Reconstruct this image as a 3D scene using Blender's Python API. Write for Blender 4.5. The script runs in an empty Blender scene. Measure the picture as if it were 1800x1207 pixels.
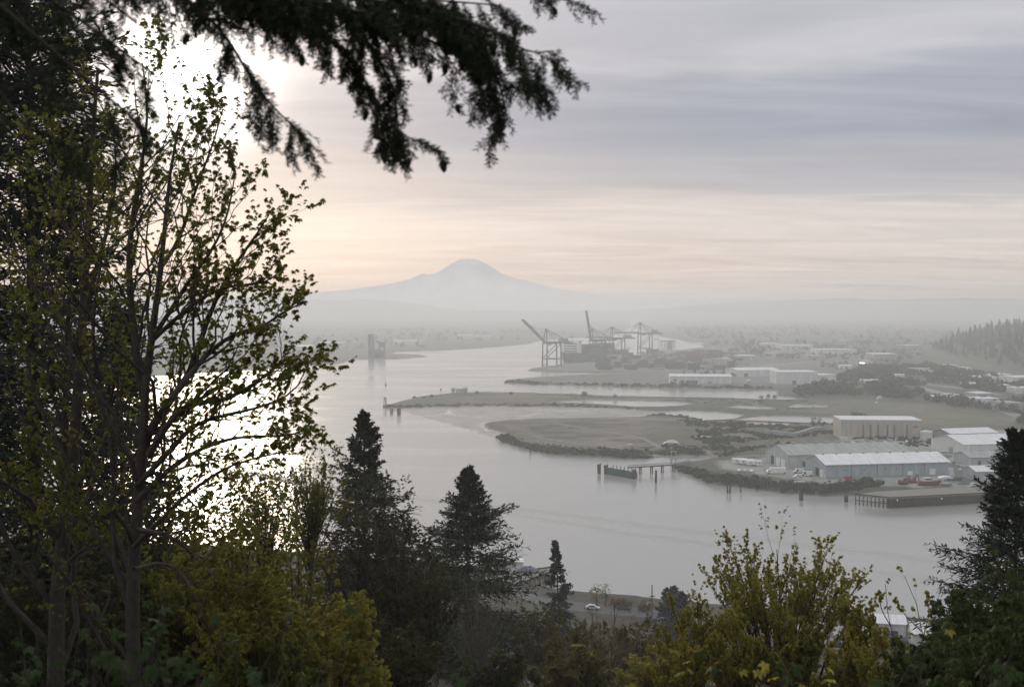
import bpy, math, random
import numpy as np
R_ = math.radians
SC = bpy.context.scene
COL = SC.collection
# ------------------------------------------------------------------ camera
CAM_H, FPX = 100.0, 2000.0
PITCH = math.atan(63.5 / FPX)
cd = bpy.data.cameras.new('camera'); cam = bpy.data.objects.new('camera', cd); COL.objects.link(cam)
cam.location = (0, 0, CAM_H); cam.rotation_euler = (math.pi/2 - PITCH, 0, 0)
cd.sensor_width = 36; cd.lens = 36 * FPX / 1800
cd.clip_start = 0.1; cd.clip_end = 90000
cd.dof.use_dof = True; cd.dof.focus_distance = 120; cd.dof.aperture_fstop = 3.0
SC.camera = cam
# ------------------------------------------------------------------ world, sun, exposure
SUN_AZ, SUN_EL = math.atan(-0.285), R_(11.2)          # left of the view axis (+Y)
SUN = (math.sin(SUN_AZ)*math.cos(SUN_EL), math.cos(SUN_AZ)*math.cos(SUN_EL), math.sin(SUN_EL))
W = bpy.data.worlds.new('World'); SC.world = W; W.use_nodes = True

def build_world():
    nt = W.node_tree; N = nt.nodes; Lk = nt.links; N.clear()
    def nd(t, **k):
        n = N.new(t)
        for a, b in k.items(): setattr(n, a, b)
        return n
    def M(op, a, b=None, c=None, clamp=False):
        n = nd('ShaderNodeMath', operation=op, use_clamp=clamp)
        for i, v in enumerate((a, b, c)):
            if v is None: continue
            if isinstance(v, (int, float)): n.inputs[i].default_value = v
            else: Lk.new(v, n.inputs[i])
        return n.outputs[0]
    tc = nd('ShaderNodeTexCoord')
    nrm = nd('ShaderNodeVectorMath', operation='NORMALIZE'); Lk.new(tc.outputs['Generated'], nrm.inputs[0])
    d = nrm.outputs[0]
    sep = nd('ShaderNodeSeparateXYZ'); Lk.new(d, sep.inputs[0])
    X, Y, Z = sep.outputs
    zc = M('ADD', M('MAXIMUM', Z, 0.0), 0.07)
    u = M('DIVIDE', X, zc); v = M('DIVIDE', Y, zc)
    def noise(su, sv, off, detail, rough, dist=0.0):
        cb = nd('ShaderNodeCombineXYZ')
        Lk.new(M('MULTIPLY', u, su), cb.inputs[0]); Lk.new(M('MULTIPLY', v, sv), cb.inputs[1]); cb.inputs[2].default_value = off
        n = nd('ShaderNodeTexNoise'); n.inputs['Scale'].default_value = 1.0
        n.inputs['Detail'].default_value = detail; n.inputs['Roughness'].default_value = rough
        n.inputs['Distortion'].default_value = dist
        Lk.new(cb.outputs[0], n.inputs['Vector']); return n.outputs['Fac']
    nA = noise(0.42, 0.9, 5.3, 5, 0.5, 0.5)
    nB = noise(0.55, 1.9, 9.4, 7, 0.6, 0.9)
    # banded stratus: the layer colour follows elevation, warped by the cloud noise
    nC = noise(0.16, 3.6, 21.7, 6, 0.62, 1.4)
    el = M('ADD', M('ADD', Z, M('MULTIPLY', M('SUBTRACT', nC, 0.5), 0.02)), M('ADD', M('MULTIPLY', M('SUBTRACT', nA, 0.5), 0.10), M('MULTIPLY', M('SUBTRACT', nB, 0.5), 0.055)))
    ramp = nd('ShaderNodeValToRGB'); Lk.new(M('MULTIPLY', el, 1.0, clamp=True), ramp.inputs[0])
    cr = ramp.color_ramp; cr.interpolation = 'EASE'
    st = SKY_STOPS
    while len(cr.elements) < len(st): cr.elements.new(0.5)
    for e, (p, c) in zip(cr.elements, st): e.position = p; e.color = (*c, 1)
    mul = nd('ShaderNodeMix', data_type='RGBA', blend_type='MULTIPLY'); mul.inputs[0].default_value = 1
    tone = M('ADD', 0.64, M('MULTIPLY', nB, 0.72))
    cg = nd('ShaderNodeCombineColor')
    Lk.new(tone, cg.inputs[0]); Lk.new(M('ADD', 0.66, M('MULTIPLY', nB, 0.68)), cg.inputs[1]); Lk.new(M('ADD', 0.71, M('MULTIPLY', nB, 0.58)), cg.inputs[2])
    Lk.new(ramp.outputs[0], mul.inputs[6]); Lk.new(cg.outputs[0], mul.inputs[7])
    # the sun behind thin cloud
    dt = nd('ShaderNodeVectorMath', operation='DOT_PRODUCT'); Lk.new(d, dt.inputs[0]); dt.inputs[1].default_value = SUN
    dp = M('MAXIMUM', dt.outputs['Value'], 0.0)
    tot = None
    for n_, amp, col in SUN_GLOW:
        f = M('MULTIPLY', M('POWER', dp, n_), amp)
        cc = nd('ShaderNodeVectorMath', operation='SCALE'); cc.inputs[0].default_value = col; Lk.new(f, cc.inputs['Scale'])
        if tot is None: tot = cc.outputs[0]
        else:
            a = nd('ShaderNodeVectorMath', operation='ADD'); Lk.new(tot, a.inputs[0]); Lk.new(cc.outputs[0], a.inputs[1]); tot = a.outputs[0]
    # thicker cloud streaks dim the glow a little
    thin = M('ADD', 0.75, M('MULTIPLY', nB, 0.5))
    sc_ = nd('ShaderNodeVectorMath', operation='SCALE'); Lk.new(tot, sc_.inputs[0]); Lk.new(thin, sc_.inputs['Scale'])
    add = nd('ShaderNodeVectorMath', operation='ADD'); Lk.new(mul.outputs[2], add.inputs[0]); Lk.new(sc_.outputs[0], add.inputs[1])
    bgc = nd('ShaderNodeBackground'); Lk.new(add.outputs[0], bgc.inputs[0]); bgc.inputs[1].default_value = 1.0
    sky = nd('ShaderNodeTexSky', sky_type='NISHITA'); sky.sun_disc = False
    sky.sun_elevation = SUN_EL; sky.sun_rotation = SUN_AZ; sky.altitude = 100; sky.dust_density = 2
    bgs = nd('ShaderNodeBackground'); Lk.new(sky.outputs[0], bgs.inputs[0]); bgs.inputs[1].default_value = 0.1
    mx = nd('ShaderNodeMixShader'); mx.inputs[0].default_value = 0.95
    Lk.new(bgs.outputs[0], mx.inputs[1]); Lk.new(bgc.outputs[0], mx.inputs[2])
    out = nd('ShaderNodeOutputWorld'); Lk.new(mx.outputs[0], out.inputs[0])
    W.cycles.sampling_method = 'MANUAL'; W.cycles.sample_map_resolution = 1024
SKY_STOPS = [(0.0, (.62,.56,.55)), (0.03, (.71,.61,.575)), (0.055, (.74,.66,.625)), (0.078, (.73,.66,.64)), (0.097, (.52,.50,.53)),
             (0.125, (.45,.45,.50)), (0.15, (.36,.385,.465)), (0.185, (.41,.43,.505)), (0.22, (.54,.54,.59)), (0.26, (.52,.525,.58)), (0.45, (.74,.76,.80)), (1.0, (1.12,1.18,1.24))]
SUN_GLOW = [(800.0, 2.4, (1,.95,.88)), (150.0, .12, (1,.88,.79)), (26.0, .16, (1,.75,.61))]
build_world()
sd_ = bpy.data.lights.new('sun', 'SUN'); sun = bpy.data.objects.new('sun', sd_); COL.objects.link(sun)
sd_.energy = 0.85; sd_.angle = R_(10); sd_.color = (1, .82, .62)
sun.rotation_euler = (math.pi/2 - SUN_EL, 0, math.pi - SUN_AZ)
sun.location = (-300, 900, 400)
vs = SC.view_settings; SC.display_settings.display_device = 'sRGB'
vs.view_transform = 'Standard'; vs.look = 'None'; vs.gamma = 1; vs.exposure = 0.0; vs.use_curve_mapping = False
cy = SC.cycles
cy.use_denoising = True; cy.max_bounces = 6; cy.diffuse_bounces = 2; cy.glossy_bounces = 2; cy.transmission_bounces = 3
cy.transparent_max_bounces = 4; cy.volume_bounces = 6; cy.caustics_reflective = False; cy.caustics_refractive = False
cy.sample_clamp_indirect = 4
HAZE_DENSITY = 0.00027

# ------------------------------------------------------------------ pixel <-> place
sp, cp = math.sin(PITCH), math.cos(PITCH)
def ray(x, y):
    a, b = (x-900)/FPX, (603.5-y)/FPX
    return np.array([a, cp + b*sp, -sp + b*cp])
def P(x, y, z=0.0):
    r = ray(x, y); return np.array([0, 0, CAM_H]) + r * ((z-CAM_H)/r[2])
def D(x, y, d):
    r = ray(x, y); return np.array([0, 0, CAM_H]) + r * (d/r[1])
def XY(px): return np.array([P(x, y)[:2] for x, y in px])

# ------------------------------------------------------------------ small numpy toolkit
def hash2(i, j, s):
    n = (i*374761393 + j*668265263 + s*974711) & 0x7fffffff
    n = ((n ^ (n >> 13)) * 1274126177) & 0x7fffffff
    return ((n ^ (n >> 16)) & 0xffff) / 65535.0
def vnoise(x, y, s=0):
    xi = np.floor(x).astype(np.int64); yi = np.floor(y).astype(np.int64)
    fx = x-xi; fy = y-yi; fx = fx*fx*(3-2*fx); fy = fy*fy*(3-2*fy)
    a = hash2(xi, yi, s); b = hash2(xi+1, yi, s); c = hash2(xi, yi+1, s); d = hash2(xi+1, yi+1, s)
    return (a*(1-fx)+b*fx)*(1-fy) + (c*(1-fx)+d*fx)*fy
def fbm(x, y, s=0, o=4):
    t = 0; a = .5
    for k in range(o): t = t + a*vnoise(x*2**k, y*2**k, s+k*17); a *= .5
    return t / (1-.5**o)
def sdpoly(x, y, poly):
    d2 = np.full(x.shape, 1e30); ins = np.zeros(x.shape, bool)
    n = len(poly)
    for i in range(n):
        ax, ay = poly[i]; bx, by = poly[(i+1) % n]
        ex, ey = bx-ax, by-ay
        wx, wy = x-ax, y-ay
        t = np.clip((wx*ex+wy*ey)/(ex*ex+ey*ey+1e-12), 0, 1)
        d2 = np.minimum(d2, (wx-ex*t)**2 + (wy-ey*t)**2)
        c = ((ay <= y) != (by <= y))
        xx = ax + (y-ay)/(ey if abs(ey) > 1e-12 else 1e-12)*ex
        ins ^= c & (x < xx)
    d = np.sqrt(d2)
    return np.where(ins, d, -d)
def unit(v): return v/(np.linalg.norm(v, axis=-1, keepdims=True)+1e-12)

# ------------------------------------------------------------------ objects
def link(name, me, mat=None, parent=None, loc=None):
    o = bpy.data.objects.new(name, me); COL.objects.link(o)
    if mat is not None and me is not None and not me.materials: me.materials.append(mat)
    if parent is not None: o.parent = parent
    if loc is not None: o.location = loc
    return o
def qmesh(name, V, F, smooth=False):
    V = np.asarray(V, np.float32).reshape(-1, 3); F = np.asarray(F, np.int32)
    me = bpy.data.meshes.new(name); k = F.shape[1]
    me.vertices.add(len(V)); me.vertices.foreach_set('co', V.ravel())
    me.loops.add(F.size); me.loops.foreach_set('vertex_index', F.ravel())
    me.polygons.add(len(F)); me.polygons.foreach_set('loop_start', np.arange(0, F.size, k, dtype=np.int32))
    me.update(calc_edges=True)
    if smooth: me.polygons.foreach_set('use_smooth', np.ones(len(F), bool))
    me.validate(); return me
def join(parts):
    V = []; F = []; n = 0
    for v, f in parts:
        V.append(v.reshape(-1, 3)); F.append(f+n); n += len(V[-1])
    return np.concatenate(V), np.concatenate(F)
def tag(o, label=None, cat=None, group=None, kind=None):
    for k, v in (('label', label), ('category', cat), ('group', group), ('kind', kind)):
        if v: o[k] = v
    return o
def thing(name, label, cat, loc=(0, 0, 0), rz=0.0, group=None):
    o = bpy.data.objects.new(name, None); COL.objects.link(o); o.empty_display_size = .5
    o.location = tuple(float(c) for c in loc); o.rotation_euler = (0, 0, rz)
    return tag(o, label, cat, group)
def copy_thing(src, loc, rz, label, group=None):
    def rec(o, par):
        c = o.copy(); COL.objects.link(c)
        if par is not None: c.parent = par
        for ch in list(o.children): rec(ch, c)
        return c
    r = rec(src, None); r.location = tuple(float(c) for c in loc); r.rotation_euler = (0, 0, rz)
    r['label'] = label
    if group: r['group'] = group
    return r
class MB:
    """collects simple solids into one mesh"""
    def __init__(s): s.v = []; s.f = []
    def add(s, V, F):
        n = len(s.v); s.v += [tuple(map(float, p)) for p in V]; s.f += [tuple(i+n for i in f) for f in F]; return s
    def box(s, x0, x1, y0, y1, z0, z1):
        return s.add([(x0,y0,z0),(x1,y0,z0),(x1,y1,z0),(x0,y1,z0),(x0,y0,z1),(x1,y0,z1),(x1,y1,z1),(x0,y1,z1)],
                     [(0,3,2,1),(4,5,6,7),(0,1,5,4),(1,2,6,5),(2,3,7,6),(3,0,4,7)])
    def prism(s, prof, a0, a1, axis='x'):
        """profile of (u,z) extruded along x (u = y) or along y (u = x)"""
        n = len(prof)
        m = (lambda a, u, z: (a, u, z)) if axis == 'x' else (lambda a, u, z: (u, a, z))
        V = [m(a0, u, z) for u, z in prof] + [m(a1, u, z) for u, z in prof]
        F = [tuple(range(n)), tuple(range(2*n-1, n-1, -1))] + [(i, i+n, (i+1) % n + n, (i+1) % n) for i in range(n)]
        return s.add(V, F)
    def bar(s, a, b, w, w2=None, n=4):
        a = np.array(a, float); b = np.array(b, float); t = unit(b-a)
        r = np.array([0, 0, 1.]) if abs(t[2]) < .9 else np.array([1., 0, 0])
        p = unit(np.cross(t, r)); q = np.cross(t, p); w2 = w if w2 is None else w2
        ang = [2*math.pi*(k+.5)/n for k in range(n)]; k2 = .7071 if n == 4 else .5
        V = [a+(p*math.cos(g)+q*math.sin(g))*w*k2 for g in ang] + [b+(p*math.cos(g)+q*math.sin(g))*w2*k2 for g in ang]
        F = [tuple(range(n-1, -1, -1)), tuple(range(n, 2*n))] + [(i, (i+1) % n, (i+1) % n+n, i+n) for i in range(n)]
        return s.add(V, F)
    def mesh(s, name, smooth=False):
        me = bpy.data.meshes.new(name); me.from_pydata(s.v, [], s.f); me.update()
        import bmesh
        bm = bmesh.new(); bm.from_mesh(me); bmesh.ops.recalc_face_normals(bm, faces=bm.faces); bm.to_mesh(me); bm.free()
        if smooth: me.polygons.foreach_set('use_smooth', [True]*len(me.polygons))
        return me
    def build(s, name, mat, parent=None, smooth=False): return link(name, s.mesh(name, smooth), mat, parent)

# ------------------------------------------------------------------ materials
def material(name, col, rough=.8, var=.25, scale=1.0, bump=0.0, bscale=None, metal=0.0, coords='Object', spec=.3, stretch=None):
    m = bpy.data.materials.new(name); m.use_nodes = True; nt = m.node_tree; N = nt.nodes; L = nt.links
    b = N['Principled BSDF']; b.inputs['Roughness'].default_value = rough; b.inputs['Metallic'].default_value = metal
    b.inputs['Specular IOR Level'].default_value = spec
    tc = N.new('ShaderNodeTexCoord'); no = N.new('ShaderNodeTexNoise'); L.new(tc.outputs[coords], no.inputs['Vector'])
    if stretch:
        mp = N.new('ShaderNodeMapping'); mp.inputs['Scale'].default_value = stretch; L.new(tc.outputs[coords], mp.inputs[0]); L.new(mp.outputs[0], no.inputs['Vector'])
    no.inputs['Scale'].default_value = scale; no.inputs['Detail'].default_value = 6; no.inputs['Roughness'].default_value = .6
    r = N.new('ShaderNodeValToRGB'); L.new(no.outputs['Fac'], r.inputs[0])
    lo = [max(c*(1-var), 0) for c in col]; hi = [c*(1+var) for c in col]
    r.color_ramp.elements[0].position = .3; r.color_ramp.elements[1].position = .7
    r.color_ramp.elements[0].color = (*lo, 1); r.color_ramp.elements[1].color = (*hi, 1)
    L.new(r.outputs[0], b.inputs['Base Color'])
    if bump:
        n2 = N.new('ShaderNodeTexNoise'); L.new(tc.outputs[coords], n2.inputs['Vector']); n2.inputs['Scale'].default_value = bscale or scale*6
        n2.inputs['Detail'].default_value = 5
        bp = N.new('ShaderNodeBump'); bp.inputs['Strength'].default_value = 1; bp.inputs['Distance'].default_value = bump
        L.new(n2.outputs['Fac'], bp.inputs['Height']); L.new(bp.outputs[0], b.inputs['Normal'])
    return m
def siding(name, col, period=.9, var=.12):
    """ribbed steel sheet: vertical ribs as fine relief, weather streaks in the colour"""
    m = material(name, col, .55, var*1.7, .5, stretch=(1, 1, .12))
    nt = m.node_tree; N = nt.nodes; L = nt.links; b = N['Principled BSDF']
    tc = N['Texture Coordinate']; w = N.new('ShaderNodeTexWave'); w.inputs['Scale'].default_value = 1/period*.5; w.bands_direction = 'X'
    L.new(tc.outputs['Object'], w.inputs['Vector'])
    bp = N.new('ShaderNodeBump'); bp.inputs['Distance'].default_value = .05; L.new(w.outputs['Fac'], bp.inputs['Height']); L.new(bp.outputs[0], b.inputs['Normal'])
    return m
def leafmat(name, ramp, trans=.4, tcol=1.3, rough=.55, nscale=.35):
    """leaves: colour differs leaf by leaf and in drifts over the crown; thin leaves let light through"""
    m = bpy.data.materials.new(name); m.use_nodes = True; nt = m.node_tree; N = nt.nodes; L = nt.links; N.clear()
    g = N.new('ShaderNodeNewGeometry'); tc = N.new('ShaderNodeTexCoord'); no = N.new('ShaderNodeTexNoise')
    L.new(tc.outputs['Object'], no.inputs['Vector']); no.inputs['Scale'].default_value = nscale; no.inputs['Detail'].default_value = 3
    a = N.new('ShaderNodeMath'); a.operation = 'MULTIPLY_ADD'; a.inputs[1].default_value = .55
    s2 = N.new('ShaderNodeMath'); s2.operation = 'MULTIPLY_ADD'; s2.inputs[1].default_value = .9; s2.inputs[2].default_value = -.22
    L.new(g.outputs['Random Per Island'], a.inputs[0]); L.new(no.outputs['Fac'], s2.inputs[0]); L.new(s2.outputs[0], a.inputs[2])
    r = N.new('ShaderNodeValToRGB'); L.new(a.outputs[0], r.inputs[0])
    while len(r.color_ramp.elements) < len(ramp): r.color_ramp.elements.new(.5)
    for i, (e, c) in enumerate(zip(r.color_ramp.elements, ramp)): e.position = i/(len(ramp)-1); e.color = (*c, 1)
    p = N.new('ShaderNodeBsdfPrincipled'); p.inputs['Roughness'].default_value = rough; p.inputs['Specular IOR Level'].default_value = .12
    L.new(r.outputs[0], p.inputs['Base Color'])
    out = N.new('ShaderNodeOutputMaterial')
    if trans > 0:
        t = N.new('ShaderNodeBsdfTranslucent'); sc = N.new('ShaderNodeVectorMath'); sc.operation = 'SCALE'; sc.inputs['Scale'].default_value = tcol
        L.new(r.outputs[0], sc.inputs[0]); L.new(sc.outputs[0], t.inputs[0])
        mx = N.new('ShaderNodeMixShader'); mx.inputs[0].default_value = trans; L.new(p.outputs[0], mx.inputs[1]); L.new(t.outputs[0], mx.inputs[2])
        L.new(mx.outputs[0], out.inputs[0])
    else: L.new(p.outputs[0], out.inputs[0])
    return m
M = {}
M['bark'] = material('bark', (.048,.039,.03), .95, .4, 6, .02, 30)
M['bark_dark'] = material('bark_dark', (.03,.024,.018), .95, .35, 12, .01, 60)
M['olive_gold'] = leafmat('olive_gold_leaves', [(.05,.042,.010),(.08,.07,.015),(.11,.10,.024)], .5, 1.8)
M['bark_grey'] = material('bark_grey', (.13,.115,.095), .95, .35, 5, .01, 30)
M['bark_red'] = material('bark_red', (.12,.075,.05), .95, .3, 5)
M['fir'] = leafmat('fir_needles', [(.010,.017,.010),(.018,.028,.014),(.032,.046,.02)], .08, 1.2)
M['fir_near'] = leafmat('fir_needles_near', [(.014,.021,.009),(.024,.034,.014),(.04,.052,.022)], .15, 1.3, .5, 1.5)
M['fir_blue'] = leafmat('fir_needles_blue', [(.012,.022,.017),(.02,.034,.027),(.032,.046,.036)], .05, 1.2)
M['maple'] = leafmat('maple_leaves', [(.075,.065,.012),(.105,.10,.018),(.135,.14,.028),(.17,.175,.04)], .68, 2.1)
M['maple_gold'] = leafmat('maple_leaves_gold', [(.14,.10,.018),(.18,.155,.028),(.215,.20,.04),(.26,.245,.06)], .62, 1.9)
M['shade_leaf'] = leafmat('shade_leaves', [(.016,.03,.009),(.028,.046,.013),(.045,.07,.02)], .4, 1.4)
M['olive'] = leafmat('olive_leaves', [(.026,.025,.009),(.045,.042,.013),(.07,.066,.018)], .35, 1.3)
M['green'] = leafmat('green_leaves', [(.026,.036,.010),(.045,.06,.015),(.075,.09,.022)], .45, 1.4)
M['brush'] = leafmat('brush_leaves', [(.022,.028,.018),(.036,.044,.026),(.056,.062,.036)], .1, 1.2, .8, .02)
M['russet'] = leafmat('russet_leaves', [(.08,.05,.02),(.11,.075,.025),(.13,.10,.03)], .4, 1.3)
M['pile'] = material('pile_timber', (.06,.052,.045), .9, .35, 1.5)
M['deck'] = material('deck_timber', (.19,.175,.155), .9, .3, .6)
M['concrete'] = material('concrete', (.27,.265,.25), .9, .2, .2)
M['white'] = material('white_paint', (.72,.72,.71), .5, .1, .5)
M['white_dirty'] = material('white_weathered', (.55,.55,.53), .6, .2, .2)
M['roof_white'] = material('roof_white', (.62,.605,.605), .45, .16, .7, stretch=(1, .1, .3))
M['roof_grey'] = material('roof_grey_green', (.29,.30,.275), .6, .3, .7, stretch=(1, .1, .3))
M['roof_dark'] = material('roof_dark', (.13,.135,.135), .8, .25, .1)
M['steel_blue'] = siding('siding_blue_grey', (.34,.38,.39))
M['steel_pale'] = siding('siding_pale_green', (.40,.43,.41))
M['steel_white'] = siding('siding_white', (.60,.60,.58))
M['tan'] = siding('panel_tan', (.36,.325,.29), 2.4)
M['tan_dark'] = material('strip_dark', (.16,.15,.14), .7, .2, .3)
M['dark'] = material('dark_opening', (.03,.032,.034), .8, .3, 1)
M['glass'] = material('window_glass', (.03,.04,.05), .15, .2, 1, spec=.6)
M['crane'] = material('crane_steel', (.13,.15,.17), .6, .2, .1)
M['hull'] = material('ship_hull', (.05,.08,.085), .6, .2, .05)
M['red'] = material('red_paint', (.34,.06,.04), .6, .25, .6)
M['rust'] = material('rust_red', (.20,.085,.055), .8, .35, .5)
M['greenpaint'] = material('green_paint', (.035,.085,.075), .7, .3, .5)
M['rubber'] = material('rubber', (.02,.02,.02), .8, .2, 3)
M['metal'] = material('grey_metal', (.28,.29,.30), .5, .2, .6)
M['asphalt'] = material('asphalt', (.09,.09,.09), .9, .2, .2)
M['road'] = material('road_worn', (.24,.235,.22), .9, .15, .1)
# ================================================================== the large structure
rng = np.random.default_rng(7)
FAR_LEFT = XY([(-900,715),(100,668),(300,659),(450,650),(560,642),(606,638.5),(617,632.5),(700,631),(755,626.6),(735,624.3),(682,622.5),
    (700,618.5),(780,616),(870,610),(932,604),(950,598.5),(1010,594),(1080,590),(1105,575),(1110,561),(-3500,561),(-3500,715)])
MAIN = XY([(1125,561),(1112,575),(1150,589),(1196,597.3),(1202,600),(1232,604),(1240,611),(1186,616),(1132,623),(1090,630),(1042,637.3),(1000,641),
    (960,645),(930,649.5),(928,651.5),(960,654),(1060,656),(1116,656.6),(1060,658.6),(1000,661),(940,664.5),(890,669.5),(886,673),(950,676.5),
    (1100,681),(1200,683.5),(1285,685),(1362,685.5),(1368,696),(1400,699),(1425,701.8),(1400,704.4),(1370,704),(1330,703),(1200,700),(1070,697),
    (950,693),(850,690.5),(790,692),(745,697),(700,706),(673,715.3),(676,718),(690,719.5),(750,717),(850,715),(960,715.5),(1040,717),(1090,719),(1130,722),
    (1160,725),(1130,733),(1060,737),(960,739),(880,741),(850,746),(853,753),(893,766),(872,771),(890,780),(935,793.5),(985,801),(1060,805),
    (1110,807),(1140,806),(1185,801),(1235,801),(1275,804),(1288,808),(1240,811),(1215,815),(1190,818),(1184,823),(1195,830),(1215,837),
    (1243,846),(1250,851),(1310,858),(1380,868),(1450,873),(1500,871),(1560,877),(1740,869),(1900,862),(2600,850),(5200,640),(5200,561)])
PONDS = [XY(p) for p in (
    [(973,706),(1040,702.3),(1120,704),(1190,706),(1217,709),(1180,715),(1130,716.5),(1060,711.5),(1000,709)],
    [(1224,707.5),(1238,705.6),(1243,707),(1230,708.4)],
    [(1268,717),(1300,713),(1350,715),(1372,720.5),(1330,720.5)],
    [(1384,716),(1398,710.5),(1456,713),(1440,717.5),(1400,718)],
    [(1128,726),(1160,724.3),(1200,722),(1260,724),(1307,729.5),(1290,735.5),(1240,739),(1190,733.5),(1150,731)],
    [(1238,741),(1290,738.5),(1342,731),(1420,732.5),(1480,735),(1500,738),(1492,744),(1475,747),(1400,746.5),(1352,750),(1290,745)],
    [(1470,689),(1480,687),(1510,688),(1508,693),(1474,694)],
    [(1130,803),(1150,799),(1170,800.5),(1150,803.5)],
    [(955,760),(975,758.5),(982,760),(965,761.5)])]
MUD = XY([(688,719),(730,731),(770,741),(800,749),(830,759),(862,768.5),(882,771),(900,766),(896,760),(856,756),(845,744),(880,738),(1060,734),
    (1165,728),(1165,722),(1090,716),(960,712),(850,712),(700,716)])
YARD = np.array([P(x, y, 4.2)[:2] for x, y in [(1262,808),(1335,806),(1385,790),(1480,778),(1480,764),(1640,752),(1900,752),(2300,800),(2300,855),(1740,864),(1590,853),(1480,852),(1405,843),(1330,832),(1270,824)]])
PORT = XY([(886,672),(1100,681),(1500,684),(1560,660),(1500,612),(1240,610),(1090,628),(928,650)])
ISLE = XY([(850,744),(1060,735),(1180,742),(1250,752),(1330,772),(1260,792),(1185,802),(1060,806),(985,801),(872,771)])
FIELD = XY([(1370,712),(1500,705),(1600,712),(1760,745),(1640,752),(1500,736)])
TIPG = XY([(1184,810),(1600,770),(2600,790),(2600,900),(1500,890),(1240,870)])

def land(x, y, want_col=False):
    """height of the tide flats and port land, metres above the water"""
    n = (fbm(x/9, y/9, 3)-.5); n2 = fbm(x/45, y/70, 11); n3 = fbm(x/160, y/260, 23)
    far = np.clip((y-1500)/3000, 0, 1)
    w = n*5 + (n2-.5)*7*(1+3*far)
    s = np.maximum(sdpoly(x, y, MAIN), sdpoly(x, y, FAR_LEFT))
    tip = sdpoly(x, y, TIPG); isl = sdpoly(x, y, ISLE)
    hm = 2.6 + 1.6*np.clip(tip/15+.5, 0, 1) + .9*np.clip(isl/20+.5, 0, 1)
    ss = s + w
    h = np.where(ss > 0, hm*(1-np.exp(-ss/4.5)), ss*.25)
    pond = np.full(x.shape, -1e9)
    for p in PONDS: pond = np.maximum(pond, sdpoly(x, y, p) + n*4 + (n2-.5)*6)
    h = np.where(pond > -14, np.minimum(h, np.maximum(-.8, .05 - pond*.16)), h)
    h = h + np.where(h > .6, n*.5+(n2-.5)*.5, 0)
    mud = sdpoly(x, y, MUD) + w*.5
    mh = .07 + .22*fbm(x/14, y/40, 41) - .35*np.exp(-(np.abs(fbm(x/60, y/90, 77)-.5)/.018)**2)
    h = np.where((mud > 0) & (h < .3), np.maximum(h, np.minimum(mh, mud*.06)), h)
    if not want_col: return h
    def c(*v): return np.array(v)
    col = np.zeros(x.shape+(3,))
    def lay(mask, colr):
        m = np.clip(mask, 0, 1)[..., None]; np.copyto(col, col*(1-m)+np.array(colr)*m)
    lay(np.ones(x.shape), (.062,.07,.047))
    lay((n2-.42)*5, (.11,.098,.075)); lay((n3-.5)*6, (.06,.07,.05))
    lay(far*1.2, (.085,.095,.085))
    pt = sdpoly(x, y, PORT); lay(pt/20+.3, (.15,.148,.14)); lay(np.where(pt > -5, (n3-.5)*5, 0), (.10,.105,.09))
    lay(isl/12+.6, (.125,.112,.09)); lay(np.where(isl > 0, (n2-.5)*7, 0), (.085,.085,.052)); lay(np.where(isl > 0, (n3-.5)*8, 0), (.16,.14,.12)); lay(np.where(isl > 0, (fbm(x/30, y/14, 88)-.55)*12, 0), (.055,.06,.04))
    fl = sdpoly(x, y, FIELD); lay(fl/15+.5, (.10,.10,.066)); lay(np.where(fl > 0, (n2-.5)*6, 0), (.13,.12,.075))
    yd = sdpoly(x, y, YARD); lay(yd/5+.6+n, (.24,.23,.215)); lay(np.where(yd > 0, (n2-.5)*4, 0), (.17,.168,.155))
    lay(np.where((h > .3) & (h < hm*.86) & (s < 30), 1, 0)*.8, (.065,.065,.05))
    lay(np.where((h <= .38), 1, 0), (.14,.13,.12)); lay(np.where((mud > 0) & (h < .3), 1, 0), (.26,.235,.215))
    return h, col, np.clip((h-.05)/.3, 0, 1)

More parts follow.
